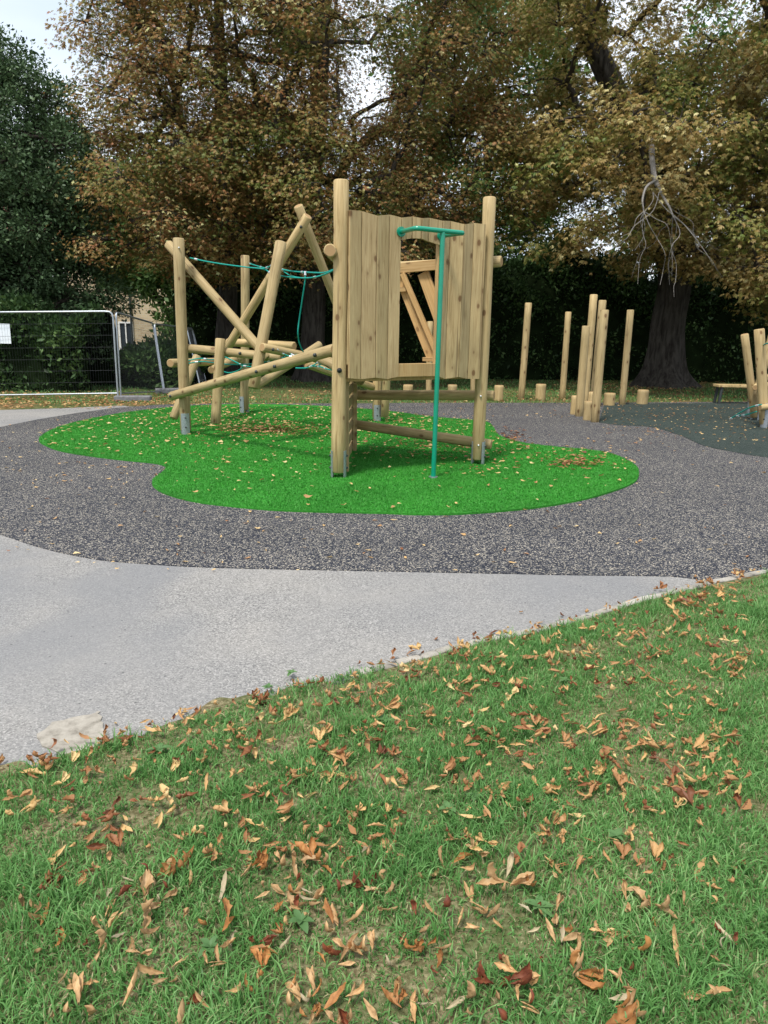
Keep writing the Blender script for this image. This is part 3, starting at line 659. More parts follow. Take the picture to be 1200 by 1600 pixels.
# tower beams
AB = (B-A).normalized(); AF = (F_-A).normalized(); FB = (B-F_).normalized(); NW = Vector((AB.y, -AB.x, 0))
if NW.y > 0: NW = -NW
beam((553, 617, F_.y-0.02), (772, 618.5, B.y+0.16), 0.061); beam((553, 663, F_.y-0.02), (768, 694, B.y+0.16), 0.061)
beam((600, 418, F_.y-0.1), (784, 409, B.y+0.12), 0.063)
q = P(515, 391, A.y-0.12); log('beam', q, q+Vector((AF.x, AF.y, 0))*1.95, 0.066, root)
# deck boards
mb = MB(); DZ = 1.04
for k in range(9):
    t0, t1 = k/9+0.004, (k+1)/9-0.004
    a0, a1 = A.lerp(F_, t0), A.lerp(F_, t1); b0, b1 = B.lerp(F_, t0), B.lerp(F_, t1)
    mb.prism([Vector((p.x, p.y, DZ)) for p in (a0, b0, b1, a1)], (0, 0, 0.035), rnd=k*0.13)
me = mb.mesh('deck'); me.transform(Matrix.Translation(-root.location)); obj('deck', me, M['plankw'], root)
# front wall of upright boards (local frame: x along the wall, y into the hut, z up)
W0 = P(544.5, 500, A.y+0.0); W0 = Vector((W0.x, W0.y, 0)) + NW*0.04
ang = math.atan2(AB.y, AB.x)
wall_M = Matrix.Translation(Vector((W0.x, W0.y, 0))-root.location) @ Matrix.Rotation(ang, 4, 'Z')
def wall_x(px, py):  # where the viewing ray of a photo point meets the wall plane
    d = ray(px, py); nn = NW; t = (W0-CAMP).dot(nn)/d.dot(nn); p = CAMP+d*t; return (p-W0).dot(AB), p.z
edges_t = [(545.5, 328), (567.5, 329.5), (589, 337), (611, 335), (627, 340), (647, 338), (659, 341), (673, 340), (691, 345), (706, 345), (725, 350.5), (743, 348), (759.5, 351)]
edges_b = [(544, 591), (564.5, 592.5), (584.5, 590), (604, 592.5), (619.5, 588.5), None, None, None, (681, 588), (696.5, 592), (715, 589), (733, 592), (750, 592)]
arch = {4: 375, 5: 372, 6: 373, 7: 377, 8: 384}
mb = MB()
xt = [wall_x(*e) for e in edges_t]
for k in range(12):
    (x0, z0), (x1, z1) = xt[k], xt[k+1]
    if 4 <= k < 8:
        pxa, pxb = edges_t[k][0], edges_t[k+1][0]
        zb0 = wall_x(pxa, arch[k])[1]; zb1 = wall_x(pxb, arch[k+1])[1]
    else:
        zb0 = wall_x(*edges_b[k])[1]; zb1 = wall_x(*edges_b[k+1])[1]
    y0, y1 = (0.0, 0.034) if k % 2 == 0 else (0.034, 0.0)
    y0 -= 0.011; y1 -= 0.011; g = 0.003; th = 0.03; bv = 0.004
    def sec(z0_, z1_):
        return [(x0+g, y0+bv, z0_), (x0+g+bv, y0, z0_), (x1-g-bv, y1, z1_), (x1-g, y1+bv, z1_), (x1-g, y1+th, z1_), (x0+g, y0+th, z0_)]
    lo, hi = sec(zb0, zb1), sec(z0, z1)
    mb.add(lo+hi, [tuple(range(6))[::-1], tuple(range(6, 12))]+[(i, (i+1) % 6, (i+1) % 6+6, i+6) for i in range(6)], rnd=0.11+k*0.173)
wl_ = mb.build('board_wall', M['plank'], root); wl_.matrix_local = wall_M
# jamb, sill and threshold
xl, zl = wall_x(620, 575); xr, zr = wall_x(681, 575); zs0 = wall_x(620, 589)[1]; zs1 = wall_x(620, 568.5)[1]
mb = MB(); mb.box(((xl+xr)/2, 0.01, (zs0+zs1)/2), (xr-xl+0.01, 0.034, zs1-zs0), rnd=0.3, bev=0.003)
mb.box(((xl+xr)/2, 0.10, zs1-0.02), (xr-xl+0.05, 0.14, 0.03), rnd=0.7, bev=0.003); o = mb.build('sill', M['plankw'], root); o.matrix_local = wall_M
for nm, xx, m in (('jamb', xl-0.025, 1), ('jamb', xr+0.035, 1)):
    mb = MB(); zt = wall_x(650, 380)[1]; mb.box((xx, 0.062, (zs1+zt)/2), (0.05, 0.055, zt-zs1+0.08), rnd=xx, bev=0.003); o = mb.build('jamb', M['plankw'], root); o.matrix_local = wall_M
for zz in (zs1-0.05, zt+0.12):
    for s0, s1 in ((0.0, xl-0.06), (xr+0.06, (B-A).length-0.16)):
        mb = MB(); mb.box(((s0+s1)/2, 0.065, zz), (s1-s0, 0.05, 0.09), rnd=zz); o = mb.build('rail', M['plankw'], root); o.matrix_local = wall_M
# slatted climbing wall between A and the post behind it
mb = MB(); dv = (F_-A); Ls = dv.length-0.15; angf = math.atan2(dv.y, dv.x)
Mf = Matrix.Rotation(angf, 3, 'Z'); mid = A.lerp(F_, 0.5); side = Vector((-AF.y, AF.x, 0)); side = side if side.x > 0 else -side
for k in range(7):
    z = 0.12+k*0.148; mb.box(Vector((mid.x, mid.y, z))+side*0.03, (Ls, 0.028, 0.105), Mf, rnd=k*0.21, bev=0.006)
me = mb.mesh('slat_wall'); me.transform(Matrix.Translation(-root.location)); obj('slat_wall', me, M['plank'], root)
for t in (0.10, 0.90):
    mb = MB(); p = A.lerp(F_, t); mb.box(Vector((p.x, p.y, 0.6))+side*0.075, (0.07, 0.045, 1.08), Mf, rnd=t); me = mb.mesh('batten'); me.transform(Matrix.Translation(-root.location)); obj('batten', me, M['plank'], root)
# back wall (F to B) of fanned slanting boards
FBv = B-F_; Fo = F_+Vector((-FBv.y, FBv.x, 0)).normalized()*0.0; angb = math.atan2(FBv.y, FBv.x); Nb = Vector((-FBv.y, FBv.x, 0)).normalized()
PB = F_.lerp(B, 0.5)
def back(px, py):
    d = ray(px, py); t = (Vector((F_.x, F_.y, CAM_H))-CAMP).dot(Nb)/d.dot(Nb); return CAMP+d*t
def bboard(p0, p1, wd, th=0.03, off=0.0, rnd=0.0, name='slanted_board'):
    a, b = back(*p0), back(*p1); d = (b-a); Lb = d.length; d.normalize(); wv_ = d.cross(Nb).normalized()
    Mx = Matrix((d, wv_, Nb)).transposed(); Mz = Matrix((wv_, -Nb, d)).transposed()
    mb = MB(); mb.box((0, 0, 0), (wd, th, Lb), rnd=rnd, bev=0.003); o = mb.build(name, M['plankw'], root)
    o.matrix_local = Matrix.Translation((a+b)/2+Nb*off-root.location) @ Mz.to_4x4(); return o
bboard((560, 426), (745, 408), 0.115, 0.035, -0.03, 0.1, 'top_rail')
bboard((574, 330+104), (614, 560), 0.145, off=0.02, rnd=0.8); bboard((625, 432), (676, 562), 0.145, off=0.02, rnd=0.23); bboard((632, 428), (687, 556), 0.055, 0.05, off=-0.05, rnd=0.5, name='frame_bar')
bboard((660, 426), (703, 545), 0.145, off=0.02, rnd=0.65); bboard((694, 424), (728, 525), 0.145, off=0.02, rnd=0.95)
bboard((585, 455), (637, 452.5), 0.05, 0.04, off=-0.03, rnd=0.4, name='frame_bar'); bboard((664, 561), (735, 563), 0.045, 0.09, off=-0.03, rnd=0.14, name='frame_bar')
# fire pole and handle
mb = MB()
base = G(677, 746, TZ); w1 = Vector((0, 0, 0))
def wallpt(px, py, out=0.0):
    d = ray(px, py); pl = W0+NW*(0.015+out); t = (pl-CAMP).dot(NW)/d.dot(NW); return CAMP+d*t
a0 = wallpt(627, 362); a1 = wallpt(690, 368.5); zt_ = (a0.z+a1.z)/2
c0 = wallpt(650, 356.5, 0.34); c1 = wallpt(722, 364, 0.38)
tp = wallpt(692, 361, 0.36)
loop = [a0, a0.lerp(c0, 0.5), a0.lerp(c0, 0.85), c0+(c1-c0)*0.05, c0.lerp(c1, 0.3), c0.lerp(c1, 0.7), c0.lerp(c1, 0.95), c1+(a1-c1)*0.03+(c1-c0)*0.02, c1.lerp(a1, 0.15), c1.lerp(a1, 0.6), a1]
mb.tube(smooth_poly(loop, False, 4), 0.0245, 14)
o = None
me = mb.mesh('handle'); me.transform(Matrix.Translation(-root.location)); hd = obj('handle', me, M['green'], root)
for a_ in (a0, a1):
    f = MB(); f.tube([a_-NW*0.012, a_+NW*0.008], 0.05, 18); me = f.mesh('flange'); me.transform(Matrix.Translation(-root.location)); obj('flange', me, M['green'], hd)
mb = MB(); mb.tube([base-Vector((0, 0, 0.002)), base+Vector((0, 0, 0.012))], 0.05, 20); me = mb.mesh('collar'); me.transform(Matrix.Translation(-root.location)); obj('collar', me, M['galv'], root)
mb = MB(); mb.tube([base, tp], 0.0255, 16); me = mb.mesh('sliding_pole'); me.transform(Matrix.Translation(-root.location)); obj('sliding_pole', me, M['green'], root)
# ropes
def rope(pl, r=0.009, parent=root, name='rope', fits=(), k=6):
    pts_ = smooth_poly([P(*p) for p in pl], False, k); mb = MB(); mb.tube(pts_, r, 8); me = mb.mesh(name); me.transform(Matrix.Translation(-parent.location)); ro = obj(name, me, M['rope'], parent)
    for t in fits:
        i = int(t*(len(pts_)-2)); a, b = pts_[i], pts_[i+1]; d = (b-a).normalized(); f = MB(); f.tube([a-d*0.025, a+d*0.025], r*1.7, 10); me = f.mesh('fitting'); me.transform(Matrix.Translation(-parent.location)); obj('fitting', me, M['fit'], ro)
rope([(297, 403, 11.1), (320, 408, 11.0), (350, 413, 10.9), (385, 417.5, 10.8), (412, 420.5, 10.7), (424, 427, 10.6), (445, 432, 10.4), (465, 434, 10.2), (485, 434, 9.8), (505, 429.5, 9.3), (522, 422, 8.2)], 0.0095, fits=(0.06, 0.5, 0.86))
rope([(388, 411, 13.9), (400, 415, 12.8), (414, 419, 10.9)], 0.0095, fits=(0.2, 0.85)); rope([(427, 414, 10.3), (420, 417, 10.5), (412, 420, 10.7)], 0.0095, fits=(0.3, 0.8))
rope([(441, 421, 10.8), (458, 424, 10.5), (480, 425.5, 10.0), (505, 426, 9.3), (522, 421, 8.4)], 0.0095, fits=(0.02, 0.45)); rope([(443, 424, 10.8), (455, 431, 10.5), (475, 434.5, 10.0), (497, 432, 9.5), (512, 426, 9.0)], 0.008)
rope([(477, 427, 10.0), (476.5, 440, 10.0), (472, 470, 10.1), (467.5, 500, 10.2), (465.5, 520, 10.2), (468, 537, 10.3), (474, 550, 10.4)], 0.0095, fits=(0.02,))
for pl, ft in (([(294, 568, 11.5), (315, 565, 11.5), (335, 567, 11.3), (352, 569, 11.0), (380, 569.5, 10.9), (405, 567, 10.8), (428, 563, 10.7), (448, 557, 10.5)], (0.1, 0.35, 0.85)),
               ([(294, 563.5, 11.5), (312, 560, 11.5), (330, 562, 11.4), (348, 561, 11.3), (352, 557, 11.2)], (0.4, 0.7)), ([(338, 565, 11.5), (350, 558, 11.4), (365, 564, 11.2), (380, 572, 11.0)], (0.95,)),
               ([(348, 580, 11.2), (358, 582.5, 11.2), (372, 579, 11.1), (381, 572, 11.0)], ()), ([(381, 572, 11.0), (398, 573, 10.9), (420, 571, 10.7), (440, 564, 10.5), (458, 556, 10.3)], (0.05,)),
               ([(433, 546, 10.1), (443, 553, 10.2), (455, 557, 10.2), (464, 554, 10.2)], (0.1, 0.3, 0.75)), ([(453, 553, 10.2), (460, 556, 10.2), (468, 561, 10.2)], (0.4,)),
               ([(424, 566, 10.6), (438, 566.5, 10.4), (450, 559, 10.3)], (0.3,)), ([(462, 575, 10.2), (478, 575, 10.1), (489, 571, 10.0), (499, 566, 9.9), (515, 566, 9.5), (524, 571, 9.2)], (0.35, 0.6)),
               ([(487, 572, 10.2), (500, 573, 9.9), (512, 577, 9.6), (524, 579, 9.3)], (0.3, 0.6)), ([(500, 566, 10.0), (510, 572, 9.8), (520, 577, 9.5)], (0.4,)), ([(495, 572, 10.0), (507, 568, 9.8), (521, 573, 9.4)], (0.5,))):
    rope(pl, 0.009, fits=ft)

# ---------------------------------------------------------------- balance posts and stepping stumps
PL = [((826, 473), (814, 623), 10, 'tall wooden balance post standing alone just right of the hut'),
      ((888.5, 487), (878, 622), 9, 'thin wooden balance post behind and left of the post cluster'),
      ((928, 460), (913, 640), 11, 'tallest wooden balance post at the back of the cluster'),
      ((942, 469), (925.5, 636), 11, 'rear wooden balance post hidden partly behind the front post of the cluster'),
      ((945, 484), (929, 660), 12.5, 'front wooden balance post of the cluster, nearest the camera'),
      ((916, 509), (904, 651), 12, 'shortest wooden balance post at the left of the cluster'),
      ((985, 484), (972, 633), 10, 'wooden balance post standing right of the cluster between two stumps'),
      ((672, 502), (670, 624), 9, 'wooden balance post seen through and below the hut opening'),
      ((741, 480), (739, 624), 8.5, 'wooden balance post mostly hidden behind the hut wall')]
for (tx, ty), (bx_, by_), wpx, lb in PL:
    f = G(bx_, by_, 0.0); f.z = -0.03; t = P(tx, ty, f.y); o = log('balance_post', f, t, wpx/2*f.y*1.02/F_PX); tag(o, lb, 'post', 'balance posts beyond the turf')
SL = [(637, 601, 624, 15, 'wooden stepping stump seen below the left part of the hut opening'), (706, 601, 624, 15, 'wooden stepping stump seen below the right part of the hut'),
      (779, 602, 625, 14.5, 'wooden stepping stump just right of the hut'), (844, 600, 624, 15.5, 'wooden stepping stump between the two lone posts'),
      (896.5, 618, 648, 12, 'wooden stepping stump behind the left edge of the shortest post'), (918.5, 627, 657, 15, 'wooden stepping stump in front of the cluster, beside the nearest post'),
      (921.5, 612, 640, 15, 'wooden stepping stump hidden inside the post cluster'), (951.5, 614, 634, 17, 'wooden stepping stump just right of the post cluster'), (1003, 609, 632, 17, 'rightmost wooden stepping stump on the edge of the green rubber')]
for x, yt, yb, wpx, lb in SL:
    f = G(x, yb); h_ = P(x, yt, f.y).z; f.z = -0.03; o = log('stepping_stump', f, Vector((f.x, f.y, max(h_, 0.12))), wpx/2*f.y/F_PX); tag(o, lb, 'stump', 'stepping stumps beyond the turf')

# ---------------------------------------------------------------- right-hand climbing frame (cut by the picture edge)
f1, f2 = G(1179, 657), G(1195, 669)
r2 = thing('climbing_frame', Vector((f2.x, f2.y, 0)), 'leaning log climbing frame with teal ropes at the right edge on green rubber', 'climbing frame')
_TZ = TZ; TZ = 0.016
t1 = P(1163.5, 522, f1.y-0.1); t2 = P(1186, 514, f2.y+0.1)
post(r2, f1, t1, 0.07, -0.7, 0.42); post(r2, f2, t2, 0.083, -2.4, 0.42)
X3 = f2+Vector((1.6, 0.5, 0)); X4 = f2+Vector((0.9, 2.4, 0))
post(r2, X3, X3+Vector((0.25, 0.1, 1.7)), 0.075); post(r2, X4, X4+Vector((0.2, -0.1, 1.75)), 0.075); TZ = _TZ
def b2(a, b, r=0.06): return log('beam', a, b, r, r2)
b2(P(1187, 637, f2.y-0.12), X3+Vector((0.25, -0.12, 0.55)), 0.052); b2(P(1180, 606, f1.y-0.35), X4+Vector((0.3, 0.1, 0.75)), 0.055)
b2(P(1192, 603, f2.y+0.2), X3+Vector((0.2, 0.1, 0.95)), 0.055); b2(P(1195, 625, f2.y+0.3), X4+Vector((0.1, 0, 0.5)), 0.05)
rope([(1142, 654, 13.2), (1158, 644, 12.9), (1174, 636, 12.6), (1190, 632, 12.4)], 0.011, r2, fits=(0.05, 0.9)); rope([(1153, 649.5, 13.0), (1166, 648, 12.8), (1182, 643, 12.5)], 0.011, r2, fits=(0.02, 0.4))
rope([(1193, 539, f2.y+.05), (1205, 537, 12), (1240, 550, 12.3), (1290, 545, 12.6)], 0.011, r2, fits=(0.03,))
# bench
bl = P(1119, 598, 17.3); bz = 0.42
bn = thing('bench', Vector((bl.x, bl.y, -0.03)), 'long low wooden bench with black legs on the grass at the right edge', 'bench')
mb = MB(); mb.box((1.2, 0.0, bz+0.03), (2.4, 0.32, 0.06), bev=0.008); mb.build('seat', [M['log']], bn).data.transform(Matrix.Identity(4))
for x in (0.10, 2.3):
    for y in (-0.1, 0.1):
        mb = MB(); mb.tube([(x-0.04, y*1.3, 0), (x, y, bz)], 0.035, 8); mb.build('leg', M['black'], bn)

# ---------------------------------------------------------------- site fence panels
def panel(name, bl_, br_, tl_, tr_, label, rounded=True):
    o = thing('mesh_fence', Vector((bl_.x, bl_.y, 0)), label, 'fence panel', 'mesh fence panels behind the path')
    def S(u, v): return (bl_*(1-u)+br_*u)*(1-v)+(tl_*(1-u)+tr_*u)*v-o.location
    rr = 0.045; fr = [S(0, 0), S(0, 0.5), S(0, 0.93), S(0.006, 0.975), S(0.02, 0.995), S(0.05, 1), S(0.5, 1), S(0.95, 1), S(0.98, 0.995), S(0.994, 0.975), S(1, 0.93), S(1, 0.5), S(1, 0)]
    mb = MB(); mb.tube(fr, 0.021, 10); mb.tube([S(0, 0.05), S(1, 0.05)], 0.017, 10); mb.build('frame', M['galv'], o)
    mb = MB(); nv = 62
    for k in range(1, nv): mb.tube([S(k/nv, 0.05), S(k/nv, 0.995)], 0.0016, 3, False)
    for k in range(1, 7): mb.tube([S(0, 0.05+0.95*k/7), S(1, 0.05+0.95*k/7)], 0.003, 3, False)
    mb.build('wire_mesh', M['wire'], o); return o
def fpt(px, py, Y): return P(px, py, Y)
Y1 = 16.0; g1 = P(184.5, 621, Y1); g1b = Vector((g1.x, g1.y, g1.z)); t1_ = P(176, 486.5, Y1)
g0 = P(-66, 625, Y1-0.1); t0_ = P(-84, 488.5, Y1-0.1)
fp1 = panel('fence_panel', g0, g1, t0_, t1_, 'nearest mesh fence panel facing the camera at the left edge')
g2 = P(256.5, 617, 18.0); t2_ = P(239, 505, 18.3); g2a = P(189, 621.5, Y1+0.05); t2a = P(181, 488, Y1+0.05)
fp2 = panel('fence_panel', g2a, g2, t2a, t2_, 'second mesh fence panel angled away with the house behind it')
g3 = P(258, 617, 18.0); t3 = P(241, 506, 18.3); g3b = P(318, 606, 20.5); t3b = P(300, 513, 20.5)
panel('fence_panel', g3, g3b, t3, t3b, 'third mesh fence panel half hidden behind the left climbing post')
panel('fence_panel', P(312, 600, 19.0), P(322, 597, 20.8), P(292, 514, 19.2), P(301, 516, 21.0), 'leaning mesh fence panel seen edge on behind the left climbing post')
for own, x, y, Y, an in ((fp1, 196, 624, Y1-0.02, 0.15), (fp1, -64, 628, Y1-0.1, 0.1), (fp2, 258, 617, 18.0, 0.4)):
    p = P(x, y, Y); f = MB(); f.box((0.16, 0, 0.065), (0.76, 0.23, 0.13), bev=0.02); o = f.build('foot', M['foot'], own); o.location = Vector((p.x, p.y, -0.032))-own.location; o.rotation_euler = (0, 0, an)
mb = MB(); s0, s1, s2, s3 = P(-20, 536, Y1-0.03), P(17.5, 537, Y1-0.03), P(15, 506, Y1-0.03), P(-22, 505, Y1-0.03)
mb.prism([s0, s1, s2, s3], (0, 0.006, 0)); tag(mb.build('sign', M['sign']), 'blank white rectangular sign tied on the mesh fence at the left edge', 'sign')

# ---------------------------------------------------------------- house behind the trees
w = NT('yellow_brick', 0.9, 0.2); bt_ = w.n('ShaderNodeTexBrick'); w.L(w.mapv(w.tc.outputs['Object'], (1, 1, 1), (R(90), 0, 0)), bt_.inputs[0])
bt_.inputs['Scale'].default_value = 2.2; bt_.inputs['Color1'].default_value = (0.52, 0.42, 0.27, 1); bt_.inputs['Color2'].default_value = (0.42, 0.32, 0.20, 1); bt_.inputs['Mortar'].default_value = (0.5, 0.46, 0.38, 1); bt_.inputs['Mortar Size'].default_value = 0.015
w.col(bt_.outputs[0]); M['brick'] = w.m
w = NT('roof_tiles', 0.85, 0.2); w.col(w.ramp(w.noise(w.mapv(w.tc.outputs['Object'], (3, 3, 9)), 2, 3), [(0.3, (0.14, 0.06, 0.045)), (0.7, (0.24, 0.11, 0.085))])); M['roof'] = w.m
w = NT('white_paint', 0.5, 0.4); w.col((0.78, 0.78, 0.76)); M['white'] = w.m
w = NT('window_glass', 0.08, 0.6); w.col((0.03, 0.04, 0.05)); M['glass'] = w.m
hs = thing('brick_house', Vector((-13.5, 36, -0.03)), 'pale brick house with white windows and red tiled roof behind the fence and trees', 'house')
def hx(px, Y): return P(px, 520, Y).x+13.5
mb = MB(); x0, x1 = -9.5, 3.6
mb.box(((x0+x1)/2, 4.0, 2.8), (x1-x0, 8, 5.6)); mb.build('wall', M['brick'], hs)
mb = MB(); mb.add([(x0-.3, -.3, 5.61), (x1+.3, -.3, 5.61), (x1+.3, 8.3, 5.61), (x0-.3, 8.3, 5.61), (x0-.3, 4, 8.6), (x1+.3, 4, 8.6)], [(0, 1, 5, 4), (2, 3, 4, 5), (0, 4, 3), (1, 2, 5), (0, 3, 2, 1)]); rf = mb.build('roof', M['roof'], hs)
mb = MB(); mb.box((-3, 3.2, 8.6), (0.9, 0.6, 1.6)); mb.build('chimney', M['brick'], rf)
cxw = hx(197.5, 36)
for cx_, cz_, hw_, hh_ in ((cxw, 1.05, 0.62, 1.25), (cxw-3.2, 1.4, 1.0, 1.5), (cxw+3.4, 1.4, 1.0, 1.5), (cxw, 3.9, 0.8, 1.4), (cxw-3.2, 3.9, 1.0, 1.4), (cxw+3.4, 3.9, 1.0, 1.4), (cxw-6, 3.9, 1.0, 1.4)):
    if cx_+hw_/2 > x1 or cx_-hw_/2 < x0: continue
    mb = MB(); t = 0.08
    for bx2, bz2, sx2, sz2 in ((0, hh_/2, hw_+t, t), (0, -hh_/2, hw_+t*2.4, t), (-hw_/2, 0, t, hh_-t), (hw_/2, 0, t, hh_-t), (0, 0, 0.05, hh_-t)): mb.box((cx_+bx2, -0.03, cz_+bz2), (sx2, 0.09, sz2))
    wn_ = mb.build('window', M['white'], hs); mb = MB(); mb.box((cx_, -0.006, cz_), (hw_, 0.02, hh_)); mb.build('pane', M['glass'], wn_)
mb = MB(); dpx = hx(207, 36); mb.tube([(dpx, -0.08, 0), (dpx, -0.08, 5.6)], 0.05, 8); mb.build('drainpipe', M['black'], hs)

# ---------------------------------------------------------------- trees
def tubes_np(segs, n=6):
    V = []; Q = []; b = 0
    for pts_, rs in segs:
        pts_ = np.asarray(pts_); m = len(pts_); tn = np.gradient(pts_, axis=0); tn /= np.linalg.norm(tn, axis=1)[:, None]+1e-9
        ref = np.array([0.31, 0.17, 0.93]) if abs(tn[0] @ np.array([0.31, 0.17, 0.93])) < 0.9 else np.array([1.0, 0, 0])
        u = np.cross(tn, ref); u /= np.linalg.norm(u, axis=1)[:, None]+1e-9; w_ = np.cross(tn, u)
        a = np.arange(n)*2*np.pi/n
        ring = pts_[:, None]+(u[:, None]*np.cos(a)[None, :, None]+w_[:, None]*np.sin(a)[None, :, None])*np.asarray(rs)[:, None, None]
        V.append(ring.reshape(-1, 3)); i = np.arange(m-1)[:, None]*n+np.arange(n)[None]; j = np.arange(m-1)[:, None]*n+(np.arange(n)[None]+1) % n
        Q.append((np.stack([i, j, j+n, i+n], -1)+b).reshape(-1, 4)); b += m*n
    return np.concatenate(V), np.concatenate(Q)
def palmate(Cn, out, size, rnd, droop=0.55, nl=5):
    n = len(Cn); nrm = np.stack([RNG.normal(0, 0.45, n), RNG.normal(0, 0.45, n), np.ones(n)], 1)+out*0.35; nrm /= np.linalg.norm(nrm, axis=1)[:, None]
    d = out+RNG.normal(0, 0.5, (n, 3)); d[:, 2] *= 0.4; d -= nrm*np.sum(d*nrm, 1)[:, None]; d /= np.linalg.norm(d, axis=1)[:, None]+1e-9; e = np.cross(nrm, d)
    V = np.zeros((n, nl, 4, 3))
    for k in range(nl):
        a = np.radians((k-(nl-1)/2)*150/(nl-1))+RNG.normal(0, 0.12, n); L = size*(1-0.12*abs(k-(nl-1)/2))*RNG.uniform(0.8, 1.15, n)
        dr = np.cos(a)[:, None]*d+np.sin(a)[:, None]*e; dr[:, 2] -= droop*RNG.uniform(0.3, 1.7, n); dr /= np.linalg.norm(dr, axis=1)[:, None]
        sd_ = np.cross(nrm, dr); sd_ /= np.linalg.norm(sd_, axis=1)[:, None]+1e-9; wd = (L*0.155)[:, None]; L = L[:, None]
        V[:, k, 0] = Cn; m_ = Cn+dr*L*0.62; m_[:, 2] += L[:, 0]*0.06; V[:, k, 1] = m_+sd_*wd; V[:, k, 3] = m_-sd_*wd; V[:, k, 2] = Cn+dr*L; V[:, k, 2, 2] -= L[:, 0]*0.12*RNG.uniform(0, 1, n)
    return V.reshape(-1, 3), np.repeat(np.clip(rnd, 0, 1), nl*4)
def simple_leaves(Cn, out, size, rnd):
    n = len(Cn); d = out+RNG.normal(0, 0.7, (n, 3)); d /= np.linalg.norm(d, axis=1)[:, None]; s_ = np.cross(d, RNG.normal(0, 1, (n, 3))); s_ /= np.linalg.norm(s_, axis=1)[:, None]+1e-9
    L = (size*RNG.uniform(0.6, 1.3, n))[:, None]; V = np.zeros((n, 4, 3)); V[:, 0] = Cn; V[:, 1] = Cn+d*L*0.5+s_*L*0.24; V[:, 2] = Cn+d*L; V[:, 3] = Cn+d*L*0.5-s_*L*0.24
    return V.reshape(-1, 3), np.repeat(np.clip(rnd, 0, 1), 4)
def trunk_mesh(path, flare=1.0, seed=0, n=28, lobes=5):
    """path: list of (Vector, radius), base first; buttressed at the bottom"""
    rg = random.Random(seed); ph = rg.uniform(0, 6); P_ = [Vector(p) for p, r in path]; Rr = [r for p, r in path]
    pts_ = smooth_poly(P_, False, 6); rs = []
    for i in range(len(pts_)):
        t = i/6; k = min(int(t), len(Rr)-2); rs.append(Rr[k]*(1-(t-k))+Rr[k+1]*(t-k))
    V = []; F = []
    for i, p in enumerate(pts_):
        hgt = p.z; fl = flare*math.exp(-max(hgt, 0)/0.55)
        for k in range(n):
            a = 2*math.pi*k/n; q = rs[i]*(1+fl*(0.45+0.55*max(0, math.sin(lobes*a+ph+hgt*0.4)))+0.07*math.sin(7*a+ph+hgt*0.8)+0.04*math.sin(13*a+hgt*2))
            V.append(p+Vector((q*math.cos(a), q*math.sin(a), 0)))
    for i in range(len(pts_)-1):
        for k in range(n): F.append((i*n+k, i*n+(k+1) % n, (i+1)*n+(k+1) % n, (i+1)*n+k))
    me = bpy.data.meshes.new('trunk'); me.from_pydata([tuple(v) for v in V], [], F); me.polygons.foreach_set('use_smooth', [True]*len(F)); me.update(); return me
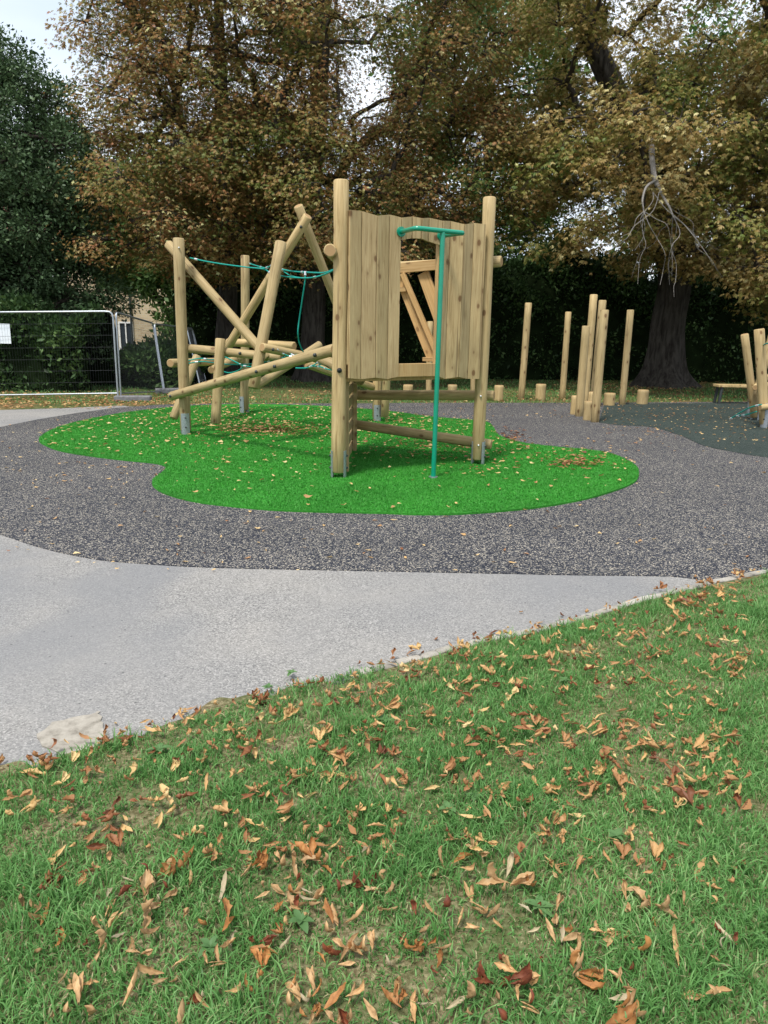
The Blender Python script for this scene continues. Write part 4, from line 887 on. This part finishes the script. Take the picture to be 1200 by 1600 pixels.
def tree(name, label, path, lobes, npads, nleaf, mat, kind='palmate', size=0.15, flare=1.0, padr=0.85, barkm='bark', mind=0.75, group=None, hang=0.0, cut=None, rough_n=9, rmax=0.16):
    base = Vector(path[0][0]); o = thing(name, Vector((base.x, base.y, -0.03)), label, 'tree', group)
    me = trunk_mesh([(Vector(p)-o.location, r) for p, r in path], flare, len(label)); obj('trunk', me, M[barkm], o)
    loc = np.array(o.location)
    vols = np.array([l[1][0]*l[1][1]*l[1][2] for l in lobes]); vols = vols/vols.sum(); pads = []
    tries = 0
    while len(pads) < npads and tries < npads*60:
        tries += 1; k = RNG.choice(len(lobes), p=vols); c, rd = lobes[k]; v = RNG.normal(0, 1, 3); v /= np.linalg.norm(v); v *= RNG.uniform(0.25, 1)**0.42
        p = np.array(c)+v*np.array(rd)
        if cut is not None and not cut(p): continue
        if pads and np.min(np.linalg.norm(np.array(pads)-p, axis=1)) < mind: continue
        pads.append(p)
    pads = np.array(pads)
    # skeleton: trunk nodes, then attach the pads outward from the trunk
    nodes = [np.array(Vector(p)) for p in smooth_poly([Vector(p) for p, r in path], False, 4)]; nodes = [p for p in nodes if p[2] > 1.8]; nt = len(nodes); par = [-1]*nt
    axis = np.array(nodes); dist = np.array([np.min(np.linalg.norm(axis-p, axis=1)) for p in pads]); order = np.argsort(dist); idx_of = {}
    for i in order:
        p = pads[i]; A_ = np.array(nodes); dv_ = np.linalg.norm(A_-p, axis=1)+0.5*np.maximum(0, A_[:, 2]-p[2]-0.3)
        dv_[:nt] *= 0.8; j = int(np.argmin(dv_)); q = nodes[j]; m_ = q*0.5+p*0.5+RNG.normal(0, 0.12, 3)*min(1, dv_[j]*0.4); m_[2] += 0.10*dv_[j]
        nodes.append(m_); par.append(j); nodes.append(p); par.append(len(nodes)-2); idx_of[i] = len(nodes)-1
    cnt = np.ones(len(nodes))
    for i in range(len(nodes)-1, -1, -1):
        if par[i] >= 0: cnt[par[i]] += cnt[i]
    segs = []
    for i in range(nt, len(nodes)):
        a, b = nodes[par[i]], nodes[i]; ra = min(rmax, 0.017*cnt[i]**0.5+0.006); m1 = a*0.6+b*0.4+RNG.normal(0, 0.04, 3); segs.append((np.array([a, m1, b])-loc, [ra*1.15, ra*1.05, ra*0.9]))
    Cs, Os, Rs = [], [], []; cc = np.mean(pads, axis=0); per = max(4, int(nleaf/len(pads)/rough_n))
    for i, p in enumerate(pads):
        od = p-cc; od[2] *= 0.5; od /= np.linalg.norm(od)+1e-6; rp = padr*RNG.uniform(0.7, 1.25); tone = RNG.normal(0.45, 0.13)
        for t in range(rough_n):
            v = RNG.normal(0, 1, 3)+od*0.5; v /= np.linalg.norm(v); v *= RNG.uniform(0.35, 1.0); e_ = p+v*np.array([rp, rp, rp*0.62]); e_[2] -= hang*RNG.uniform(0, 1)*np.linalg.norm(v[:2])
            if t % 2 == 0: m1 = p*0.5+e_*0.5; m1[2] += 0.08; segs.append((np.array([p, m1, e_])-loc, [0.014, 0.009, 0.004]))
            k = per; q = e_+RNG.normal(0, 1, (k, 3))*np.array([0.19, 0.19, 0.12])*(padr/0.85); Cs.append(q); ov = q-p; ov /= np.linalg.norm(ov, axis=1)[:, None]+1e-6; Os.append(ov)
            Rs.append(np.clip(RNG.normal(tone, 0.17, k)+np.where(RNG.uniform(0, 1, k) < 0.06, 0.4, 0), 0.02, 1))
    V_, Q_ = tubes_np(segs, 5); obj('limbs', npmesh('limbs', V_, Q_, smooth=True), M['twig'], o)
    Cs = np.concatenate(Cs)-loc; Os = np.concatenate(Os); Rs = np.concatenate(Rs); sz = size*RNG.uniform(0.7, 1.25, len(Cs))
    if kind == 'palmate': V_, r_ = palmate(Cs, Os, sz, Rs)
    else: V_, r_ = simple_leaves(Cs, Os, sz, Rs)
    obj('crown', npmesh('crown', V_, np.arange(len(V_)).reshape(-1, 4), None, {'rnd': r_}), M[mat], o); return o
gT = G(1036, 589); gT = Vector((gT.x*23.0/gT.y, 23.0, -0.05))
# right chestnut
tr_path = [(gT, 0.62), (gT+Vector((-0.02, 0, 0.6)), 0.50), (gT+Vector((-0.03, 0, 1.8)), 0.47), (gT+Vector((0.0, 0, 3.4)), 0.44), (P(1015, 330, 22.8), 0.42), (P(998, 235, 22.6), 0.38), (P(945, 110, 22.3), 0.32), (P(897, 5, 22.0), 0.27), (P(870, -120, 22.0), 0.18)]
def cutR(p): return p[2] > (2.25 if p[1] < 19.6 else 3.0)+0.5*abs(math.sin(p[0]*1.3)) and not (p[2] < 3.7 and p[0] < gT.x-1.6)
tree('horse_chestnut_tree', 'broad horse chestnut with golden brown leaves and a thick flared trunk at the right', tr_path,
     [((gT.x-0.3, 21.5, 8.2), (5.6, 5.0, 4.9)), ((gT.x+3.5, 20.2, 6.2), (4.2, 4.2, 4.0)), ((gT.x-2.2, 20.0, 5.6), (3.4, 3.2, 2.5)), ((gT.x+0.9, 18.2, 4.6), (3.6, 2.0, 2.6)), ((gT.x+2.6, 17.9, 3.3), (3.2, 1.6, 1.1)), ((gT.x+2.6, 17.9, 3.3), (3.2, 1.6, 1.1)), ((gT.x-0.4, 17.6, 3.5), (1.6, 1.0, 1.0))], 325, 118000, 'chestnut2', cut=cutR, flare=1.0, hang=0.6, size=0.104, rough_n=18)
# middle chestnut and its left neighbour
gM = Vector((-2.25, 23.0, -0.05))
def cutM(p): return p[2] > 2.7+0.4*abs(math.sin(p[0]*1.7))
def cutL(p): return cutM(p) and p[0] > (-7.5 if p[2] > 6.5 else -7.1)
mid_path = [(gM, 0.42), (gM+Vector((0, 0, 1.0)), 0.34), (gM+Vector((0.05, 0, 2.5)), 0.32), (gM+Vector((0.0, -0.2, 5.0)), 0.28), (gM+Vector((0.3, -0.4, 8.0)), 0.22), (gM+Vector((0.5, -0.4, 11.5)), 0.10)]
tree('horse_chestnut_tree', 'horse chestnut with rusty brown leaves and straight dark trunk behind the hut', mid_path,
     [((-1.2, 21.5, 8.4), (4.3, 4.4, 5.2)), ((-1.5, 20.2, 5.0), (3.9, 3.0, 2.1)), ((1.2, 21.5, 6.0), (2.4, 3.0, 2.8))], 245, 92000, 'chestnut', cut=cutM, flare=0.7, hang=0.5, size=0.082, rough_n=20, mind=0.7)
gL = Vector((-5.1, 23.6, -0.05))
left_path = [(gL, 0.36), (gL+Vector((0.1, 0, 1.2)), 0.30), (gL+Vector((0.25, 0, 3.0)), 0.27), (P(352, 400, 23.3), 0.26), (P(366, 330, 23.0), 0.25), (P(350, 250, 22.8), 0.22), (P(345, 120, 22.6), 0.17), (P(340, -60, 22.6), 0.08)]
tree('horse_chestnut_tree', 'horse chestnut with dark red brown leaves and crooked trunk beside the evergreen', left_path,
     [((-4.9, 21.8, 8.2), (3.3, 4.2, 5.4)), ((-5.6, 20.8, 5.2), (3.3, 3.0, 2.3)), ((-5.9, 20.4, 4.3), (1.6, 1.5, 1.5)), ((-6.6, 21.5, 9.2), (1.5, 2.6, 3.4))], 230, 84000, 'chestnut', cut=cutL, flare=0.7, hang=0.5, size=0.082, rough_n=20, mind=0.7)
# evergreen on the left
gE = Vector((-10.6, 20.2, -0.05))
tree('evergreen_tree', 'dense dark evergreen tree rising behind the fence at the left edge', [(gE, 0.35), (gE+Vector((0, 0, 3)), 0.28), (gE+Vector((0.1, 0, 6)), 0.2), (gE+Vector((0, 0, 7.9)), 0.06)],
     [((gE.x-0.3, 20.0, 4.9), (3.2, 2.6, 3.6)), ((gE.x-0.1, 20.2, 2.4), (3.6, 1.2, 2.0)), ((gE.x-0.2, 20.2, 6.9), (2.1, 2.1, 1.9)), ((gE.x+0.7, 19.8, 4.1), (2.1, 1.5, 2.0)), ((gE.x-0.5, 20.6, 3.6), (3.3, 1.6, 2.6)), ((gE.x+2.1, 20.0, 4.9), (1.3, 1.3, 2.1)), ((gE.x+1.7, 19.9, 3.0), (1.3, 1.2, 1.4))], 375, 225000, 'evergreen', kind='simple', size=0.10, padr=0.75, rough_n=14, mind=0.5, flare=0.2)
# green trees behind
for lb, x, y, zc, rx, rz, npd, nl_ in (('tall green leafed tree showing between the two big chestnuts', 3.6, 30.0, 8.5, 3.4, 6.5, 130, 40000),
                       ('green tree filling the gap behind the right chestnut', 13.5, 31.0, 7.5, 5.5, 6.0, 130, 34000), ('low green tree behind the left climbing post', -5.3, 28.5, 3.9, 2.7, 2.9, 80, 26000), ('low green tree behind the sliding pole hut', 0.2, 29.5, 3.6, 3.8, 2.6, 80, 26000)):
    g = Vector((x, y, -0.05))
    tree('green_tree', lb, [(g, 0.22), (g+Vector((0, 0, zc*0.5)), 0.18), (g+Vector((0.1, 0, zc)), 0.12), (g+Vector((0.1, 0, zc+rz*0.7)), 0.05)], [((x, y, zc), (rx, 2.6, rz))], npd, nl_, 'greenleaf', kind='simple', size=0.21, padr=1.05, mind=0.8, flare=0.3, group='green trees behind the chestnuts')
g = Vector((-8.0, 29.0, -0.05))
tree('green_tree', 'slender green tree leaning in front of the pale brick house', [(g, 0.16), (g+Vector((-0.1, 0, 1.6)), 0.13), (g+Vector((-1.2, 0, 3.6)), 0.10), (g+Vector((-1.5, 0, 6.0)), 0.04)],
     [((-9.7, 29.0, 5.0), (2.1, 1.8, 2.4)), ((-7.4, 28.0, 3.2), (1.4, 1.4, 2.6)), ((-8.3, 28.3, 3.9), (1.3, 1.3, 1.3))], 110, 38000, 'greenleaf', kind='simple', size=0.18, padr=0.8, mind=0.6, flare=0.3, group='green trees behind the chestnuts', cut=lambda p: p[2] > 2.9 or p[0] > -8.0)
# hedge
def hedge(lb, x0, x1, y0, h, nleaf):
    o = thing('hedge', Vector(((x0+x1)/2, y0, -0.03)), lb, 'hedge', 'dark hedges at the back of the park'); lx = (x1-x0)/2
    nx, nz = 90, 14; V = []
    for i in range(nx+1):
        for k in range(nz+1):
            x = -lx+2*lx*i/nx; a = k/nz*math.pi; hh = h*(0.92+0.10*math.sin(x*1.1+x0)+0.06*math.sin(x*3.1)); dd = 1.1+0.25*math.sin(x*0.9+k*0.7)+0.15*math.sin(x*2.7+k)
            V.append((x, -math.cos(a)*dd, max(0, math.sin(a))**0.35*hh if 0 < k < nz else 0))
    ii = np.arange(nx)[:, None]*(nz+1)+np.arange(nz)[None]; Q = np.stack([ii, ii+nz+1, ii+nz+2, ii+1], -1).reshape(-1, 4)
    obj('shade_core', npmesh('shade_core', V, Q, smooth=True), M['core'], o)  # lumpy solid added behind the leaves; its dark colour stands for shade inside
    Vn = np.array(V).reshape(nx+1, nz+1, 3); fi = RNG.uniform(0, nx-0.01, nleaf); fk = RNG.uniform(0.0, nz*0.62, nleaf); a, b = fi.astype(int), fk.astype(int)
    pnt = Vn[a, b]*(1-(fk-b))[:, None]+Vn[a, b+1]*(fk-b)[:, None]; pnt[:, 0] += (fi-a)*2*lx/nx; out = np.stack([np.zeros(nleaf), -np.cos(fk/nz*np.pi), np.sin(fk/nz*np.pi)], 1)
    bulge = 0.22*np.sin(pnt[:, 0]*3.1+2*np.sin(pnt[:, 2]*2))+0.2*np.sin(pnt[:, 2]*4+pnt[:, 0]*1.7)
    pnt = pnt+out*(RNG.normal(0.02, 0.12, nleaf)+bulge*0.7)[:, None]; V_, r_ = simple_leaves(pnt, out, np.full(nleaf, 0.15), np.clip(RNG.normal(0.45, 0.22, nleaf)+bulge*0.5, 0, 1))
    obj('foliage', npmesh('foliage', V_, np.arange(len(V_)).reshape(-1, 4), None, {'rnd': r_}), M['hedge'], o)
hedge('dark hedge running behind the mesh fence at the left', -20, -7.15, 19.0, 2.1, 60000)
hedge('low clipped stretch of hedge under the house window', -7.1, -5.0, 20.6, 0.85, 9000)
hedge('tall dark hedge behind the trunks and climbing frames', -7.2, 26, 26.6, 4.2, 90000)
# dead grey branch hanging in front of the right crown
mb = MB()
def br(l, r0, r1):
    pts_ = smooth_poly([P(*p) for p in l], False, 5); n_ = len(pts_); mb.tube(pts_, [r0+(r1-r0)*i/(n_-1) for i in range(n_)], 8)
br([(1003, 222, 18.6), (1016, 218, 17.9), (1019, 250, 17.4), (1023, 278, 17.2), (1028, 290, 17.1)], 0.075, 0.05)
br([(1024, 282, 17.1), (1010, 292, 17.0), (1004, 312, 16.9), (1006, 330, 16.9)], 0.032, 0.014); br([(1028, 288, 17.1), (1035, 305, 17.0), (1045, 322, 16.9), (1052, 338, 16.9)], 0.036, 0.016)
tips = [((1006, 330), 0.02), ((1052, 338), 0.022), ((1030, 300), 0.022), ((1020, 300), 0.02)]
for i in range(17):
    (x, y), r_0 = random.choice(tips); Yy = random.uniform(16.4, 18.2); l = [(x, y, Yy)]; ex = random.gauss(0, 15)
    for k in range(random.randint(3, 6)):
        x += ex*random.uniform(0.1, 1.2)+random.gauss(0, 6); y += random.uniform(8, 30); l.append((x, y, Yy+random.gauss(0, 0.1)))
    if y > 470: l = l[:5]
    br(l, 0.0085, 0.003)
dbm = mb.mesh('dead_branch'); tr0 = [o for o in bpy.data.objects if o.name.startswith('horse_chestnut_tree')][0]
dbm.transform(Matrix.Translation(-tr0.location)); db = obj('dead_branch', dbm, M['dead'], tr0); db['label'] = 'bare grey dead branch hanging down'
